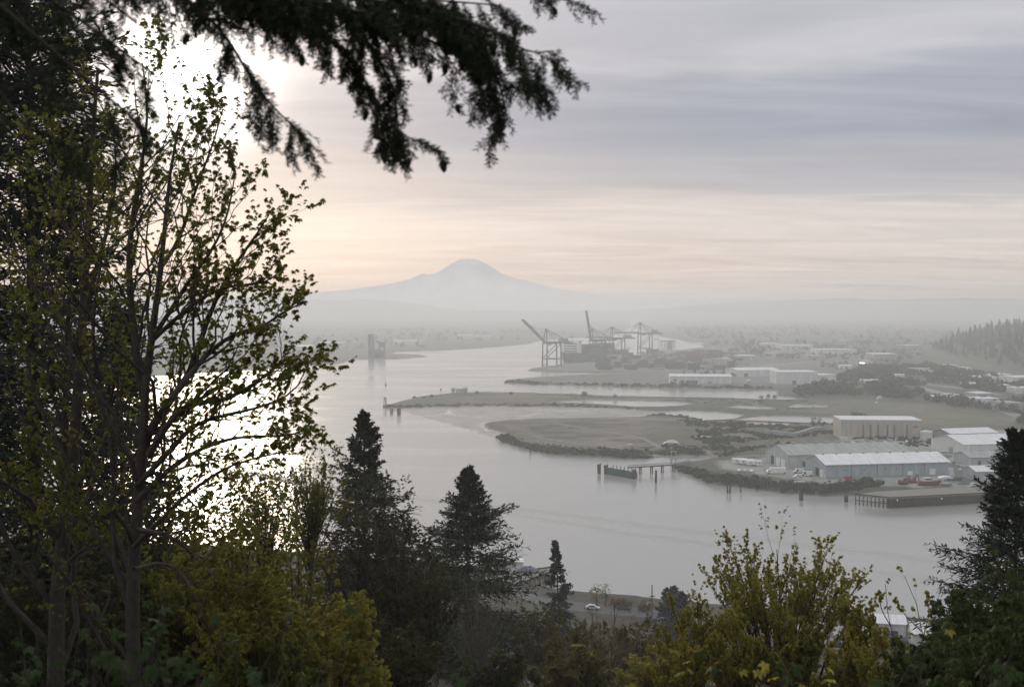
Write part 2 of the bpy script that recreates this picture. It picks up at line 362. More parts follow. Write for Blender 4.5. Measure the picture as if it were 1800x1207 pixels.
def shoreland():
    xs = np.arange(-760, 2560, 5.0)
    ys = np.concatenate([np.arange(561.5, 590, .75), np.arange(590, 690, .8), np.arange(690, 912, 1.0)])
    gx, gy = np.meshgrid(xs, ys)
    a = (gx-900)/FPX; b = (603.5-gy)/FPX
    rz = -sp + b*cp; t = -CAM_H/rz
    X = a*t; Y = (cp + b*sp)*t
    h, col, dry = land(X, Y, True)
    V = np.stack([X, Y, h], -1).reshape(-1, 3)
    ny, nx = gx.shape
    i = (np.arange(ny-1)[:, None]*nx + np.arange(nx-1)[None]).ravel()
    F = np.stack([i+nx, i+nx+1, i+1, i], -1)
    F = F[(V[F, 2].max(1) > -.35)]
    used = np.unique(F); mp = -np.ones(len(V), int); mp[used] = np.arange(len(used))
    V2 = V[used]; V2[:, 2] = np.maximum(V2[:, 2], -.9)
    me = qmesh('shoreland', V2, mp[F], True)
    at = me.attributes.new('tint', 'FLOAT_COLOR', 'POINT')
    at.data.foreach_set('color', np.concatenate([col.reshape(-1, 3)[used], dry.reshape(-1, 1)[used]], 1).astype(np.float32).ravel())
    m = bpy.data.materials.new('shoreland_soil'); m.use_nodes = True; nt = m.node_tree; N = nt.nodes; L = nt.links; b_ = N['Principled BSDF']
    A = N.new('ShaderNodeAttribute'); A.attribute_name = 'tint'
    tc = N.new('ShaderNodeTexCoord'); no = N.new('ShaderNodeTexNoise'); no.inputs['Scale'].default_value = .12; no.inputs['Detail'].default_value = 8; no.inputs['Roughness'].default_value = .7
    L.new(tc.outputs['Object'], no.inputs['Vector'])
    r = N.new('ShaderNodeMapRange'); r.inputs['From Min'].default_value = .25; r.inputs['From Max'].default_value = .75; r.inputs['To Min'].default_value = .5; r.inputs['To Max'].default_value = 1.5
    L.new(no.outputs['Fac'], r.inputs['Value'])
    sc = N.new('ShaderNodeVectorMath'); sc.operation = 'SCALE'; L.new(A.outputs['Color'], sc.inputs[0]); L.new(r.outputs[0], sc.inputs['Scale']); L.new(sc.outputs[0], b_.inputs['Base Color'])
    rr = N.new('ShaderNodeMapRange'); rr.inputs['To Min'].default_value = .22; rr.inputs['To Max'].default_value = .95; L.new(A.outputs['Alpha'], rr.inputs['Value']); L.new(rr.outputs[0], b_.inputs['Roughness'])
    b_.inputs['Specular IOR Level'].default_value = .35
    bp = N.new('ShaderNodeBump'); bp.inputs['Distance'].default_value = .4; L.new(no.outputs['Fac'], bp.inputs['Height']); L.new(bp.outputs[0], b_.inputs['Normal'])
    return tag(link('shoreland', me, m), kind='structure')
shoreland()
def gz(x, y): return float(land(np.array([x], float), np.array([y], float))[0])
def G(px, py, up=0.0):
    """the point of the port land seen at a pixel"""
    z = 3.0
    for _ in range(4):
        p = P(px, py, z); z = max(gz(p[0], p[1]), 0.0)
    return np.array([p[0], p[1], z+up])

# ---- water
def water():
    m = bpy.data.materials.new('bay_water'); m.use_nodes = True; nt = m.node_tree; N = nt.nodes; L = nt.links; b = N['Principled BSDF']
    b.inputs['Base Color'].default_value = (.30,.29,.272,1); b.inputs['IOR'].default_value = 1.6; b.inputs['Specular IOR Level'].default_value = .5
    tc = N.new('ShaderNodeTexCoord')
    def mapped(scale, rot, detail):
        mp = N.new('ShaderNodeMapping'); mp.inputs['Scale'].default_value = scale; mp.inputs['Rotation'].default_value = (0, 0, rot)
        L.new(tc.outputs['Object'], mp.inputs[0]); n = N.new('ShaderNodeTexNoise'); n.inputs['Scale'].default_value = 1; n.inputs['Detail'].default_value = detail
        L.new(mp.outputs[0], n.inputs['Vector']); return n.outputs['Fac']
    # cat's-paws: long lanes where a breath of wind roughens the calm water
    lane = mapped((.004,.016,1), .25, 4); rip = mapped((.35,.6,1), .3, 3); sw = mapped((.02,.045,1), -.2, 3)
    r = N.new('ShaderNodeMapRange'); r.inputs['From Min'].default_value = .42; r.inputs['From Max'].default_value = .66; r.inputs['To Min'].default_value = .15; r.inputs['To Max'].default_value = .27
    L.new(lane, r.inputs['Value'])
    # the spreading wake of a boat that has passed: two long bands of ruffled water
    rough = r.outputs[0]; sx = N.new('ShaderNodeSeparateXYZ'); L.new(tc.outputs['Object'], sx.inputs[0]); brk = mapped((.03,.09,1), .5, 4)
    def mth(op, *v, clamp=False):
        n = N.new('ShaderNodeMath'); n.operation = op; n.use_clamp = clamp
        for i, q in enumerate(v):
            if isinstance(q, (int, float)): n.inputs[i].default_value = q
            else: L.new(q, n.inputs[i])
        return n.outputs[0]
    for (xa, ya), (xb, yb), w in (((690,868),(1290,942),9.0), ((800,888),(1330,972),7.0)):
        p, q = P(xa, ya), P(xb, yb); dx, dy = q[0]-p[0], q[1]-p[1]; Lg = math.hypot(dx, dy); nx_, ny_ = -dy/Lg, dx/Lg
        dist = mth('ADD', mth('MULTIPLY', sx.outputs[0], nx_), mth('ADD', mth('MULTIPLY', sx.outputs[1], ny_), -(p[0]*nx_+p[1]*ny_)))
        dist = mth('ADD', dist, mth('MULTIPLY', mth('SUBTRACT', brk, .5), 14.0))
        m_ = mth('SUBTRACT', 1.0, mth('DIVIDE', mth('ABSOLUTE', dist), w), clamp=True)
        rough = mth('ADD', rough, mth('MULTIPLY', m_, .30))
    L.new(rough, b.inputs['Roughness'])
    b1 = N.new('ShaderNodeBump'); b1.inputs['Distance'].default_value = .05; L.new(rip, b1.inputs['Height'])
    b2 = N.new('ShaderNodeBump'); b2.inputs['Distance'].default_value = .30; L.new(sw, b2.inputs['Height']); L.new(b1.outputs[0], b2.inputs['Normal'])
    L.new(b2.outputs[0], b.inputs['Normal'])
    x0, x1, y0, y1 = -7000, 7000, 150, 9600
    me = qmesh('water', [(x0,y0,0),(x1,y0,0),(x1,y1,0),(x0,y1,0)], [(0,1,2,3)])
    tag(link('water', me, m), kind='structure')
water()

# ---- near hillside under the viewpoint
NEAR = [(-900,560),(-400,520),(-120,470),(-30,440),(-10,434),(-2,424),(6,408),(14,400),(40,390),(60,381),(90,372),(140,360),(190,350),(260,340),(420,330),(900,300)]
nx_, ny_ = np.array(NEAR).T
def hill(x, y):
    x = np.asarray(x, float); y = np.asarray(y, float)
    u = np.interp(x, nx_, ny_) - y + (fbm(x/12, y/12, 5)-.5)*5
    up = np.clip(u-52, 0, None)
    k = np.clip(up/(np.interp(x, nx_, ny_)-52), 0, 1.4)
    z = np.where(u < 0, u*.3, 2.6*(1-np.exp(-u/4)))
    z = z + 95.4*(.62*k+.38*k**2) + (fbm(x/22, y/22, 9)-.5)*np.clip(up/25, 0, 3.2)
    return np.minimum(z, 98.0 + (fbm(x/9, y/9, 2)-.5)*.6)
def hillside():
    xs = np.concatenate([np.arange(-620, -120, 10), np.arange(-120, 160, 2.5), np.arange(160, 620, 10)]); ys = np.concatenate([np.arange(-110, 20, 4), np.arange(20, 600, 3)])
    gx, gy = np.meshgrid(xs, ys); h = hill(gx, gy)
    V = np.stack([gx, gy, np.maximum(h, -1)], -1).reshape(-1, 3); ny, nx = gx.shape
    i = (np.arange(ny-1)[:, None]*nx + np.arange(nx-1)[None]).ravel(); F = np.stack([i, i+1, i+nx+1, i+nx], -1)
    F = F[V[F, 2].max(1) > -.6]
    m = material('hillside_soil', (.05,.046,.036), .95, .45, .25, .15, 2)
    tag(link('hillside', qmesh('hillside', V, F, True), m), kind='structure')
hillside()
def hz(x, y): return float(hill(np.array([x]), np.array([y]))[0])

# ---- wooded hill on the right
FOOT = np.array([(700,1560),(765,1700),(850,2150),(950,2600),(1300,3300),(3500,3500),(3500,1100),(1000,1250)], float)
def rhill(x, y):
    s = sdpoly(x, y, FOOT); n = fbm(x/120, y/120, 31)
    return np.where(s > -30, np.maximum(-1, 66*(1-np.exp(-np.maximum(s, 0)/170))*(.75+.5*n) + np.where(s < 0, s*.2, 0) + 2), -2)
def forest_hill():
    xs = np.arange(650, 3000, 25.0); ys = np.arange(1000, 3600, 25.0)
    gx, gy = np.meshgrid(xs, ys); h = rhill(gx, gy); V = np.stack([gx, gy, h], -1).reshape(-1, 3); ny, nx = gx.shape
    i = (np.arange(ny-1)[:, None]*nx + np.arange(nx-1)[None]).ravel(); F = np.stack([i, i+1, i+nx+1, i+nx], -1)
    F = F[V[F, 2].max(1) > 0]
    tag(link('forest_hill', qmesh('forest_hill', V, F, True), material('hill_soil', (.06,.065,.045), .95, .3, .02)), kind='structure')
forest_hill()

# ---- mountain and far ridges, beyond the end of the mist
def mountain():
    d = 30000.0
    prof = [(300,536),(420,527),(480,521),(560,512),(620,506),(680,498),(720,489),(742,478.5),(756,481),(772,476),(800,457.5),(810,453.5),(825,452.5),(840,454),(858,463),(880,477),
            (905,487),(930,492),(960,500.5),(1000,509),(1080,519),(1160,526),(1300,533),(1450,538)]
    px = np.array([D(x, y, d)[0] for x, y in prof]); pz = np.array([D(x, y, d)[2] for x, y in prof])
    xs = np.linspace(px[0], px[-1], 420); ys = np.linspace(d-5200, d+5200, 160)
    gx, gy = np.meshgrid(xs, ys); base = np.interp(gx, px, pz)
    v = np.abs(gy-d)/5200
    n = fbm(gx/700, gy/700, 61, 5); r = 1-np.abs(2*fbm(gx/900, gy/1300, 63, 4)-1)
    g = np.clip(1 - v**.8, 0, 1)
    h = base*g - (1-np.exp(-v*9))*(r*260*g+n*120) - np.where(v < .05, 0, 0)
    h = np.maximum(h, -40)
    V = np.stack([gx, gy, h], -1).reshape(-1, 3); ny, nx = gx.shape
    i = (np.arange(ny-1)[:, None]*nx + np.arange(nx-1)[None]).ravel(); F = np.stack([i, i+1, i+nx+1, i+nx], -1)
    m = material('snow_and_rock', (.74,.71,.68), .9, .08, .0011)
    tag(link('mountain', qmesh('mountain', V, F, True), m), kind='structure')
mountain()
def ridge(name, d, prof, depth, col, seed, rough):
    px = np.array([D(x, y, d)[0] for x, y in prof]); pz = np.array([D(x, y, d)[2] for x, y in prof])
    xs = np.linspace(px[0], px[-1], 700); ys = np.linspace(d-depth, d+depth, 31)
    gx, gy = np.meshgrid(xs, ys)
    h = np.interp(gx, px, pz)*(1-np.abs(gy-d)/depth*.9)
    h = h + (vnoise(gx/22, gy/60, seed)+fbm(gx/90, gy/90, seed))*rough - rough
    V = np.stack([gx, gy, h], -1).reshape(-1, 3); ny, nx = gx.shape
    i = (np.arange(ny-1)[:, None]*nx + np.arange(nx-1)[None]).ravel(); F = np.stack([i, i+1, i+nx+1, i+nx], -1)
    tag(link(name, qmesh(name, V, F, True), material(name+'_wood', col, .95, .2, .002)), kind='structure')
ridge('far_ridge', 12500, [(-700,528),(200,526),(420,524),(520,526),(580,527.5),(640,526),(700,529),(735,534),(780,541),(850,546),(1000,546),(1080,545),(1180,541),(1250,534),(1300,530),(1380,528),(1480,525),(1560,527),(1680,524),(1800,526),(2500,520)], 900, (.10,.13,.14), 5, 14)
me = qmesh('far_plain', [(-16000,9750,-2),(16000,9750,-2),(24000,42000,-2),(-24000,42000,-2)], [(0,1,2,3)])
tag(link('far_plain', me, material('plain_soil', (.07,.08,.07), .95, .2, .001)), kind='structure')

# ---- mist lying over the bay
def haze():
    mb = MB().box(-7600, 7600, -140, 9700, -3, HAZE_TOP)
    m = bpy.data.materials.new('mist'); m.use_nodes = True; nt = m.node_tree; N = nt.nodes; N.clear()
    v = N.new('ShaderNodeVolumePrincipled'); v.inputs['Color'].default_value = HAZE_COL; v.inputs['Density'].default_value = HAZE_DENSITY; v.inputs['Anisotropy'].default_value = .35
    v.inputs['Density Attribute'].default_value = ''
    o = N.new('ShaderNodeOutputMaterial'); nt.links.new(v.outputs[0], o.inputs['Volume'])
    m.cycles.homogeneous_volume = True
    tag(mb.build('haze', m), kind='stuff')
HAZE_TOP = 152.0
HAZE_COL = (.965,.978,.985,1)
haze()
# ================================================================== things on the far shores
def ang2(a, b): return math.atan2(b[1]-a[1], b[0]-a[0])
class Shed:
    """gabled or flat industrial building; local x runs along the long side that faces the water"""
    def __init__(s, label, A, B, depth, wh, rh, wall, roof, name='warehouse', cat='warehouse', loc=None, group=None, over=.5):
        A = np.array(A); B = np.array(B); s.L = float(np.linalg.norm((B-A)[:2])); s.wh, s.rh, s.dep = wh, rh, depth
        z = min(gz(A[0], A[1]), gz(B[0], B[1]))-.3 if loc is None else loc
        mid = (A+B)/2
        s.t = thing(name, label, cat, (mid[0], mid[1], z), ang2(A, B), group)
        s.wh += .3; L2 = s.L/2
        if rh > 0:
            prof = [(0, 0), (depth, 0), (depth, s.wh), (depth/2, s.wh+rh), (0, s.wh)]
            MB().prism(prof, -L2, L2).build('wall', wall, s.t)
            k = rh/(depth/2); e = .25
            pr = [(-over, s.wh-over*k+.02), (depth/2, s.wh+rh+.02), (depth+over, s.wh-over*k+.02), (depth+over, s.wh-over*k+e), (depth/2, s.wh+rh+e), (-over, s.wh-over*k+e)]
            s.roof = MB().prism(pr, -L2-over, L2+over).build('roof', roof, s.t)
        else:
            MB().box(-L2, L2, 0, depth, 0, s.wh).build('wall', wall, s.t)
            s.roof = MB().box(-L2-.15, L2+.15, -.15, depth+.15, s.wh+.003, s.wh+.7).build('roof', roof, s.t)
    def front(s, name, x0, x1, z0, z1, mat, label=None, proud=.08):      # piece on the water side
        o = MB().box(x0-s.L/2, x1-s.L/2, -proud, .02, z0, z1).build(name, mat, s.t); tag(o, label); return o
    def left(s, name, y0, y1, z0, z1, mat, label=None, proud=.08):       # piece on the left gable
        o = MB().box(-s.L/2-proud, -s.L/2+.02, y0, y1, z0, z1).build(name, mat, s.t); tag(o, label); return o
    def vents(s, n, w=1.6, h=1.1, mat=None):
        me = MB().prism([(-.9, -.5), (.9, -.5), (.55, h), (-.55, h)], -w/2, w/2).mesh('ridge_vent')
        for i in range(n):
            x = (i+.5)/n*s.L - s.L/2
            link('ridge_vent', me, mat or M['metal'], s.t, (x, s.dep/2, s.wh+s.rh+.1))

# front white-roofed warehouse
w1 = Shed('long blue-grey metal warehouse with a bright white pitched roof nearest the water', G(1452,841), G(1668,835), 27, 7.8, 4.0, M['steel_blue'], M['roof_white'], over=.8)
for f in (.2, .41, .62, .8): w1.front('downpipe', f*w1.L-.15, f*w1.L+.15, 0, 7.7, M['dark'])
w1.front('door', .66*w1.L, .66*w1.L+3, 0, 3.4, M['white']); w1.front('door', .84*w1.L, .84*w1.L+3.6, 0, 4.4, M['white'])
w1.front('plinth', 0, w1.L, 0, 1.0, M['metal'], None, .12)
w1.left('door', 3.5, 8, 0, 4.6, M['white'], 'pale sliding door pushed open'); w1.left('doorway', 9, 13.5, 0, 5.0, M['dark']); w1.left('door', .6, 2.2, 0, 2.6, M['white_dirty'])
w1.left('sign_board', 9, 16, 7.2, 8.0, M['metal'])
for x in (.14, .30, .47, .56): w1.front('lamp', x*w1.L, x*w1.L+.6, 4.6, 5.1, M['dark'], None, .4)
w1.vents(9, .9, .45, M['roof_dark'])
w2 = Shed('long pale green warehouse with a grey roof and ridge vents behind the white-roofed one', G(1386,824), G(1598,817), 32, 8.2, 4.4, M['steel_pale'], M['roof_grey'], over=.6)
w2.vents(11, 3.2, 1.3)
w2.left('door', 5, 10, 0, 5.2, M['white']); w2.left('door', 12, 17, 0, 5.4, M['white']); w2.left('doorway', 20, 24, 0, 5.4, M['dark'])
w2.front('window', 9, 13, 1.5, 4.5, M['glass'])
# big tan block
w3 = Shed('tall tan concrete panel building with dark vertical strips and a flat white roof edge', G(1478,772), G(1620,770), 30, 14.2, 0, M['tan'], M['roof_white'], 'industrial_building', 'building')
for x in (.275, .365, .457, .573, .66, .815):
    w3.front('strip_window', x*w3.L-.5, x*w3.L+.9, 1.5, 11.5, M['tan_dark'])
for x in (.93,): w3.front('sign_board', x*w3.L-2.2, x*w3.L+1.6, 9.5, 10.8, M['tan_dark'])
for x in (.05, .16): w3.front('loading_dock', x*w3.L-3, x*w3.L+3, 0, 2.6, M['white_dirty'], None, 2.0)
w3.front('loading_dock', .9*w3.L, .99*w3.L, 0, 3.0, M['white_dirty'], None, 2.0)
# open shed
def open_shed():
    A, B = G(1672,775), G(1752,772); A2 = np.array(A); L = np.linalg.norm(B-A); mid = (A+B)/2
    t = thing('open_shed', 'open-fronted storage shed under a plain white roof right of the tan building', 'shed', (mid[0], mid[1], min(A[2], B[2])-.2), ang2(A, B))
    h = 5.2
    MB().box(-L/2, L/2, 22, 22.3, 0, h).build('wall', M['tan_dark'], t)
    MB().prism([(0, 0), (22, 0), (22, h), (11, h+1.2), (0, h)], -L/2, -L/2+.3).build('wall', M['tan'], t)
    MB().prism([(-1, h), (11, h+2.6), (23, h), (23, h+.3), (11, h+2.9), (-1, h+.3)], -L/2-1, L/2+1).build('roof', M['roof_white'], t)
    me = MB().box(-.2, .2, -.2, .2, 0, h).mesh('post')
    for i in range(8): link('post', me, M['metal'], t, (-L/2+.6+i*(L-1.2)/7, .3, 0))
    MB().box(-L/2+2, L/2-8, 6, 7, 0, 1.4).build('stored_goods', M['white_dirty'], t)
open_shed()
w5 = Shed('large white warehouse with a broad low roof at the right edge behind the fir', G(1694,802), G(1800,799), 38, 7.5, 4.2, M['steel_white'], M['roof_white'])
w5.left('doorway', 12, 17, 0, 4.6, M['metal']); w5.front('door', 10, 14, 0, 4, M['metal'])
w6 = Shed('low blue-grey shed in front of the broad white warehouse', G(1705,818), G(1760,817), 20, 4.8, 2.4, M['steel_blue'], M['roof_grey'], 'shed', 'shed'); w6.front('doorway', 5, 7, 0, 3, M['dark'])
w7 = Shed('small grey waterside shed with a white roof beside the right-hand fir', G(1716,846), G(1765,845), 15, 5.5, 2.2, M['steel_blue'], M['roof_white'], 'shed', 'shed'); w7.front('door', 4, 7, 0, 3.4, M['white_dirty'])
# second port pier
w8 = Shed('long white warehouse on the middle pier across the inlet', G(1178,674), G(1286,675), 40, 9.5, 2.0, M['steel_white'], M['roof_white'])
for x in (.25, .33): w8.front('doorway', x*w8.L, x*w8.L+9, 0, 5, M['tan_dark'])
w8.front('door', .62*w8.L, .62*w8.L+4, 0, 4, M['metal'])
w9 = Shed('pale flat building with rounded white roof behind the middle pier trees', G(1296,662), G(1370,661), 45, 9, 2.5, M['steel_white'], M['roof_white'], 'industrial_building', 'building'); w9.front('doorway', 10, 16, 0, 5, M['tan_dark'])
wa = Shed('tall box-like white warehouse standing right of the middle pier', G(1365,675), G(1437,675), 40, 15, 0, M['steel_white'], M['roof_white']); wa.front('doorway', 20, 25, 0, 5, M['tan_dark'])
wb = Shed('lower white annex joined to the right end of the tall white warehouse', G(1438,675.5), G(1470,675), 30, 11.5, 0, M['steel_white'], M['roof_white'], 'warehouse', 'warehouse'); wb.front('doorway', 6, 9, 0, 4, M['tan_dark'])
# town and yards to the right, mostly pale roofs in the mist
TOWN = [ # x0, x1, base y, depth, wall h, roof h, wall, roof, label
 (1436,1506,622,50,9,0,'steel_white','roof_white','long pale roof in the mist beyond the white warehouses'),
 (1375,1430,613,60,8,0,'steel_white','roof_white','pale misty roof left of the farther long roof'),
 (1338,1370,610,60,8,0,'steel_pale','roof_white','small pale roof farthest left behind the middle pier'),
 (1535,1578,633,60,11,0,'tan','roof_white','broad tan misty building past the bright spot'),
 (1600,1622,615,50,10,0,'tan','roof_white','small tan building at the foot of the wooded hill'),
 (1610,1650,657,34,7,0,'steel_blue','roof_grey','dull blue-grey building below the wooded hill'),
 (1614,1652,658,30,5,0,'steel_white','roof_white','low white strip of a building left of the hill foot road'),
 (1664,1686,649,30,6,0,'steel_white','roof_white','white roof at the hill foot, left of a pair'),
 (1690,1708,654,28,6,0,'steel_white','roof_white','white roof at the hill foot, right of a pair'),
 (1713,1754,671,34,6,0,'steel_white','roof_white','long white roof with a small lantern below the wooded hill'),
 (1742,1778,666,34,6,0,'steel_pale','roof_white','pale roof tucked against the wooded hill'),
 (1782,1830,676,40,9,0,'steel_white','roof_white','white block at the right edge under the wooded hill'),
 (1742,1780,685,28,5,0,'steel_white','roof_white','low pale roof in front of the hill-foot blocks'),
 (1786,1830,692,30,6,0,'steel_white','roof_white','pale roof at the right edge nearer the highway'),
 (1718,1746,700,24,5,0,'metal','roof_white','narrow white-roofed shed beside the highway trees'),
 (1720,1758,716,26,8,0,'steel_white','roof_white','white trailer depot between the two highway lanes'),
 (1768,1800,724,26,8,0,'tan','roof_grey','tan building beside the highway at the right edge'),
 (1572,1590,664,20,4,0,'steel_white','roof_white','tiny white hut left of the highway fence'),
 (1480,1500,648,30,5,0,'steel_white','roof_white','pale hut under the bright spot'),
 (1255,1290,640,50,8,0,'tan','roof_grey','low tan shed among the container yard'),
 (1520,1552,676,26,5,0,'steel_white','roof_white','pale shed among dark trees in the middle of the lowland wood'),
 (1560,1580,690,20,4,0,'tan','roof_grey','small dull shed at the near edge of the lowland wood'),
 (1660,1690,664,26,5,0,'tan','roof_white','cream-roofed building left of the long lantern roof'),
 (1700,1730,682,24,5,0,'steel_blue','roof_white','white-roofed blue shed in front of the long lantern roof'),
 (1640,1668,704,18,4,0,'metal','roof_white','low white-roofed depot beside the near highway lane'),
 (1300,1332,633,40,8,0,'steel_pale','roof_white','pale shed at the upper edge of the container yard'),
 (1420,1452,633,40,8,0,'tan','roof_grey','grey-roofed shed left of the bright spot'),
 (1210,1250,604,60,10,0,'steel_white','roof_white','faint long shed on the far bank beyond the crane row')]
for i, (x0, x1, y, dp, wh, rh, wm, rm, lab) in enumerate(TOWN):
    b = Shed(lab, G(x0, y), G(x1, y), dp, wh, rh, M[wm], M[rm], 'town_building', 'building')
    b.front('doorway', b.L*.3, b.L*.3+4, 0, min(4, wh*.6), M['dark'])
    if i == 9: MB().box(4, 8, 5, 9, wh+.9, wh+4).build('lantern', M['white'], b.t)
# far left shore
FARB = [(935,1012,'',0), (800,860,'',0)]
for x0, x1, y, wh, lab in ((806,832,596,12,'faint white shed far across the water, left of a pair'),(836,864,597,12,'faint white shed far across the water, right of a pair'),(560,600,611,12,'faint pale shed on the left shore behind the maple'),
        (690,740,606,10,'faint long shed on the far shore behind the silo tower'),(520,545,620,14,'faint grey building on the left shore nearest the maple tips')):
    b = Shed(lab, G(x0, y), G(x1, y), 60, wh, 0, M['steel_white'], M['roof_white'], 'far_shed', 'shed'); b.front('doorway', 5, 14, 0, 6, M['tan_dark'])
def silo_tower():
    p = G(652.5, 632); t = thing('silo_tower', 'tall slim grey tower on the far shore left of the cranes', 'tower', p)
    MB().bar((-3, 0, -1), (-3, 0, 46), 5.5, n=10).build('shaft', M['crane'], t); MB().bar((3, 2, -1), (3, 2, 45), 5.5, n=10).build('shaft', M['crane'], t)
    MB().box(-6, 6, -2.5, 4.5, 46.1, 49).build('head_house', M['crane'], t)
    p = G(672, 628); t = thing('hopper_tower', 'shorter dark tower beside the tall slim tower', 'tower', p)
    mb = MB()
    for x in (-5, 5):
        for y in (-5, 5): mb.bar((x, y, -1), (x, y, 20), 1.2)
    mb.build('frame', M['crane'], t); MB().box(-6, 6, -6, 6, 20.1, 30).build('bin', M['crane'], t); MB().bar((-18, 0, 2), (0, 0, 29), 1.6).build('conveyor', M['crane'], t)
    t = thing('shore_shed', 'dark low shed at the foot of the slim tower', 'shed', G(664, 630), 0)
    MB().prism([(0, 0), (20, 0), (20, 9), (10, 14), (0, 9)], -18, 12).build('wall', M['crane'], t); MB().prism([(-1, 8.7), (10, 14.2), (21, 8.7), (21, 9.2), (10, 14.7), (-1, 9.2)], -19, 13).build('roof', M['roof_dark'], t)
silo_tower()

# ---- container cranes: local -x points out over the water
BERTH = math.atan2(129, -264)      # direction of the boom, out over the ship
def crane(label, px, boom_deg, girder=38.0):
    p = G(*px); t = thing('container_crane', label, 'crane', p, BERTH - math.pi, 'ship-to-shore container cranes')
    g = girder; c = M['crane']
    for x in (-13, 13):
        for y in (-9, 9): MB().bar((x, y, -1), (x*.96, y, g), 2.1, 1.7).build('leg', c, t)
    mb = MB()
    for y in (-9, 9): mb.bar((-13, y, 12), (13, y, 12), 1.6); mb.bar((-12.5, y, 13), (12.6, y, g-1), 1.1); mb.bar((-12.5, y, g-.5), (12.5, y, g-.5), 1.5)
    for x in (-13, 13): mb.bar((x, -9, 12), (x, 9, 12), 1.6); mb.bar((x, -9, 2), (x, 9, 2), 1.4); mb.bar((x*.96, -9, g-.2), (x*.96, 9, g-.2), 1.4)
    mb.build('portal_frame', c, t)
    mb = MB()
    for y in (-3, 3): mb.bar((-13, y, g+1.4), (37, y, g+1.4), 2.4)
    for x in range(-10, 38, 6): mb.bar((x, -3, g+1.4), (x, 3, g+1.4), .8)
    mb.build('girder', c, t)
    mb = MB()
    for y in (-4, 4): mb.bar((-12.5, y*2, g), (-11, y*.4, g+23), 1.2); mb.bar((12.5, y*2, g), (-10.4, y*.4, g+22), .7)
    mb.box(-12, -10, -2.2, 2.2, g+22.4, g+24); mb.build('apex_frame', c, t)
    MB().box(14, 28, -3.6, 3.6, g+2.8, g+8.4).build('machinery_house', M['metal'], t)
    a = R_(boom_deg); ca, sa = math.cos(a), math.sin(a); hx, hz_ = -13, g+1.4
    pt = lambda s, y, o=0: (hx - s*ca + o*sa*0, y, hz_ + s*sa + o)
    mb = MB()
    for y in (-3, 3):
        mb.bar(pt(0, y), pt(55, y), 2.0, 1.6)
        mb.bar(pt(0, y*.7, 2.6), pt(54, y*.7, 2.0), .8)
        for s in range(0, 54, 9): mb.bar(pt(s, y), pt(s+4.5, y*.7, 2.4), .5); mb.bar(pt(s+4.5, y*.7, 2.4), pt(s+9, y), .5)
    for s in range(0, 56, 7): mb.bar(pt(s, -3), pt(s, 3), .7)
    mb.build('boom', c, t)
    ap = np.array((-11, 0, g+23.5)); mb = MB()
    for y in (-1.4, 1.4):
        e = np.array(pt(46, y)); m_ = (ap+e)/2 + np.array([0, 0, -4 if boom_deg > 20 else 0]); mb.bar(ap+(0, y, 0), m_, .45); mb.bar(m_, e, .45)
        if boom_deg < 20: mb.bar(ap+(0, y, 0), pt(22, y), .45)
        mb.bar(ap+(0, y, 0), (33, y, g+2), .5)
    mb.build('stay', c, t)
    MB().box(-6, -1, -2, 2, g-3.4, g+.1).build('operator_cab', M['metal'], t)
    return t
crane('first container crane standing alone on the pier end with its boom half raised', (970,643), 42)
crane('container crane over the ship with its boom raised almost upright', (1050,634.5), 80)
crane('container crane behind the upright-boom crane with its boom lowered over the ship', (1085,629), 0)
crane('farthest right container crane, boom lowered, highest against the misty water', (1134,622), 0, 42)
# yard gantries
def yard_gantry(label, x, y, h, w):
    t = thing('yard_gantry', label, 'crane', G(x, y), .3); c = M['crane']
    for a in (-w, w):
        MB().bar((a, -4, -.5), (a, -4, h), 1.1).build('leg', c, t); MB().bar((a, 4, -.5), (a, 4, h), 1.1).build('leg', c, t)
    MB().box(-w-1, w+1, -5, 5, h+.01, h+2).build('girder', c, t)
for i, (x, w_) in enumerate(((1166,'leftmost'),(1172,'second from the left'),(1177,'third from the left'),(1182,'rightmost'))):
    yard_gantry('small yard gantry on the container pier, %s of the row of four' % w_, x, 614.5, 20, 4.5)
t = thing('light_mast', 'tall lighting mast on the container pier left of the row of small gantries', 'light mast', G(1158,622)); MB().bar((0,0,-1),(0,0,30),1.2,.7,6).build('pole', M['crane'], t); MB().box(-10,1,-.8,.8,30,31.4).build('lamp_arm', M['crane'], t)

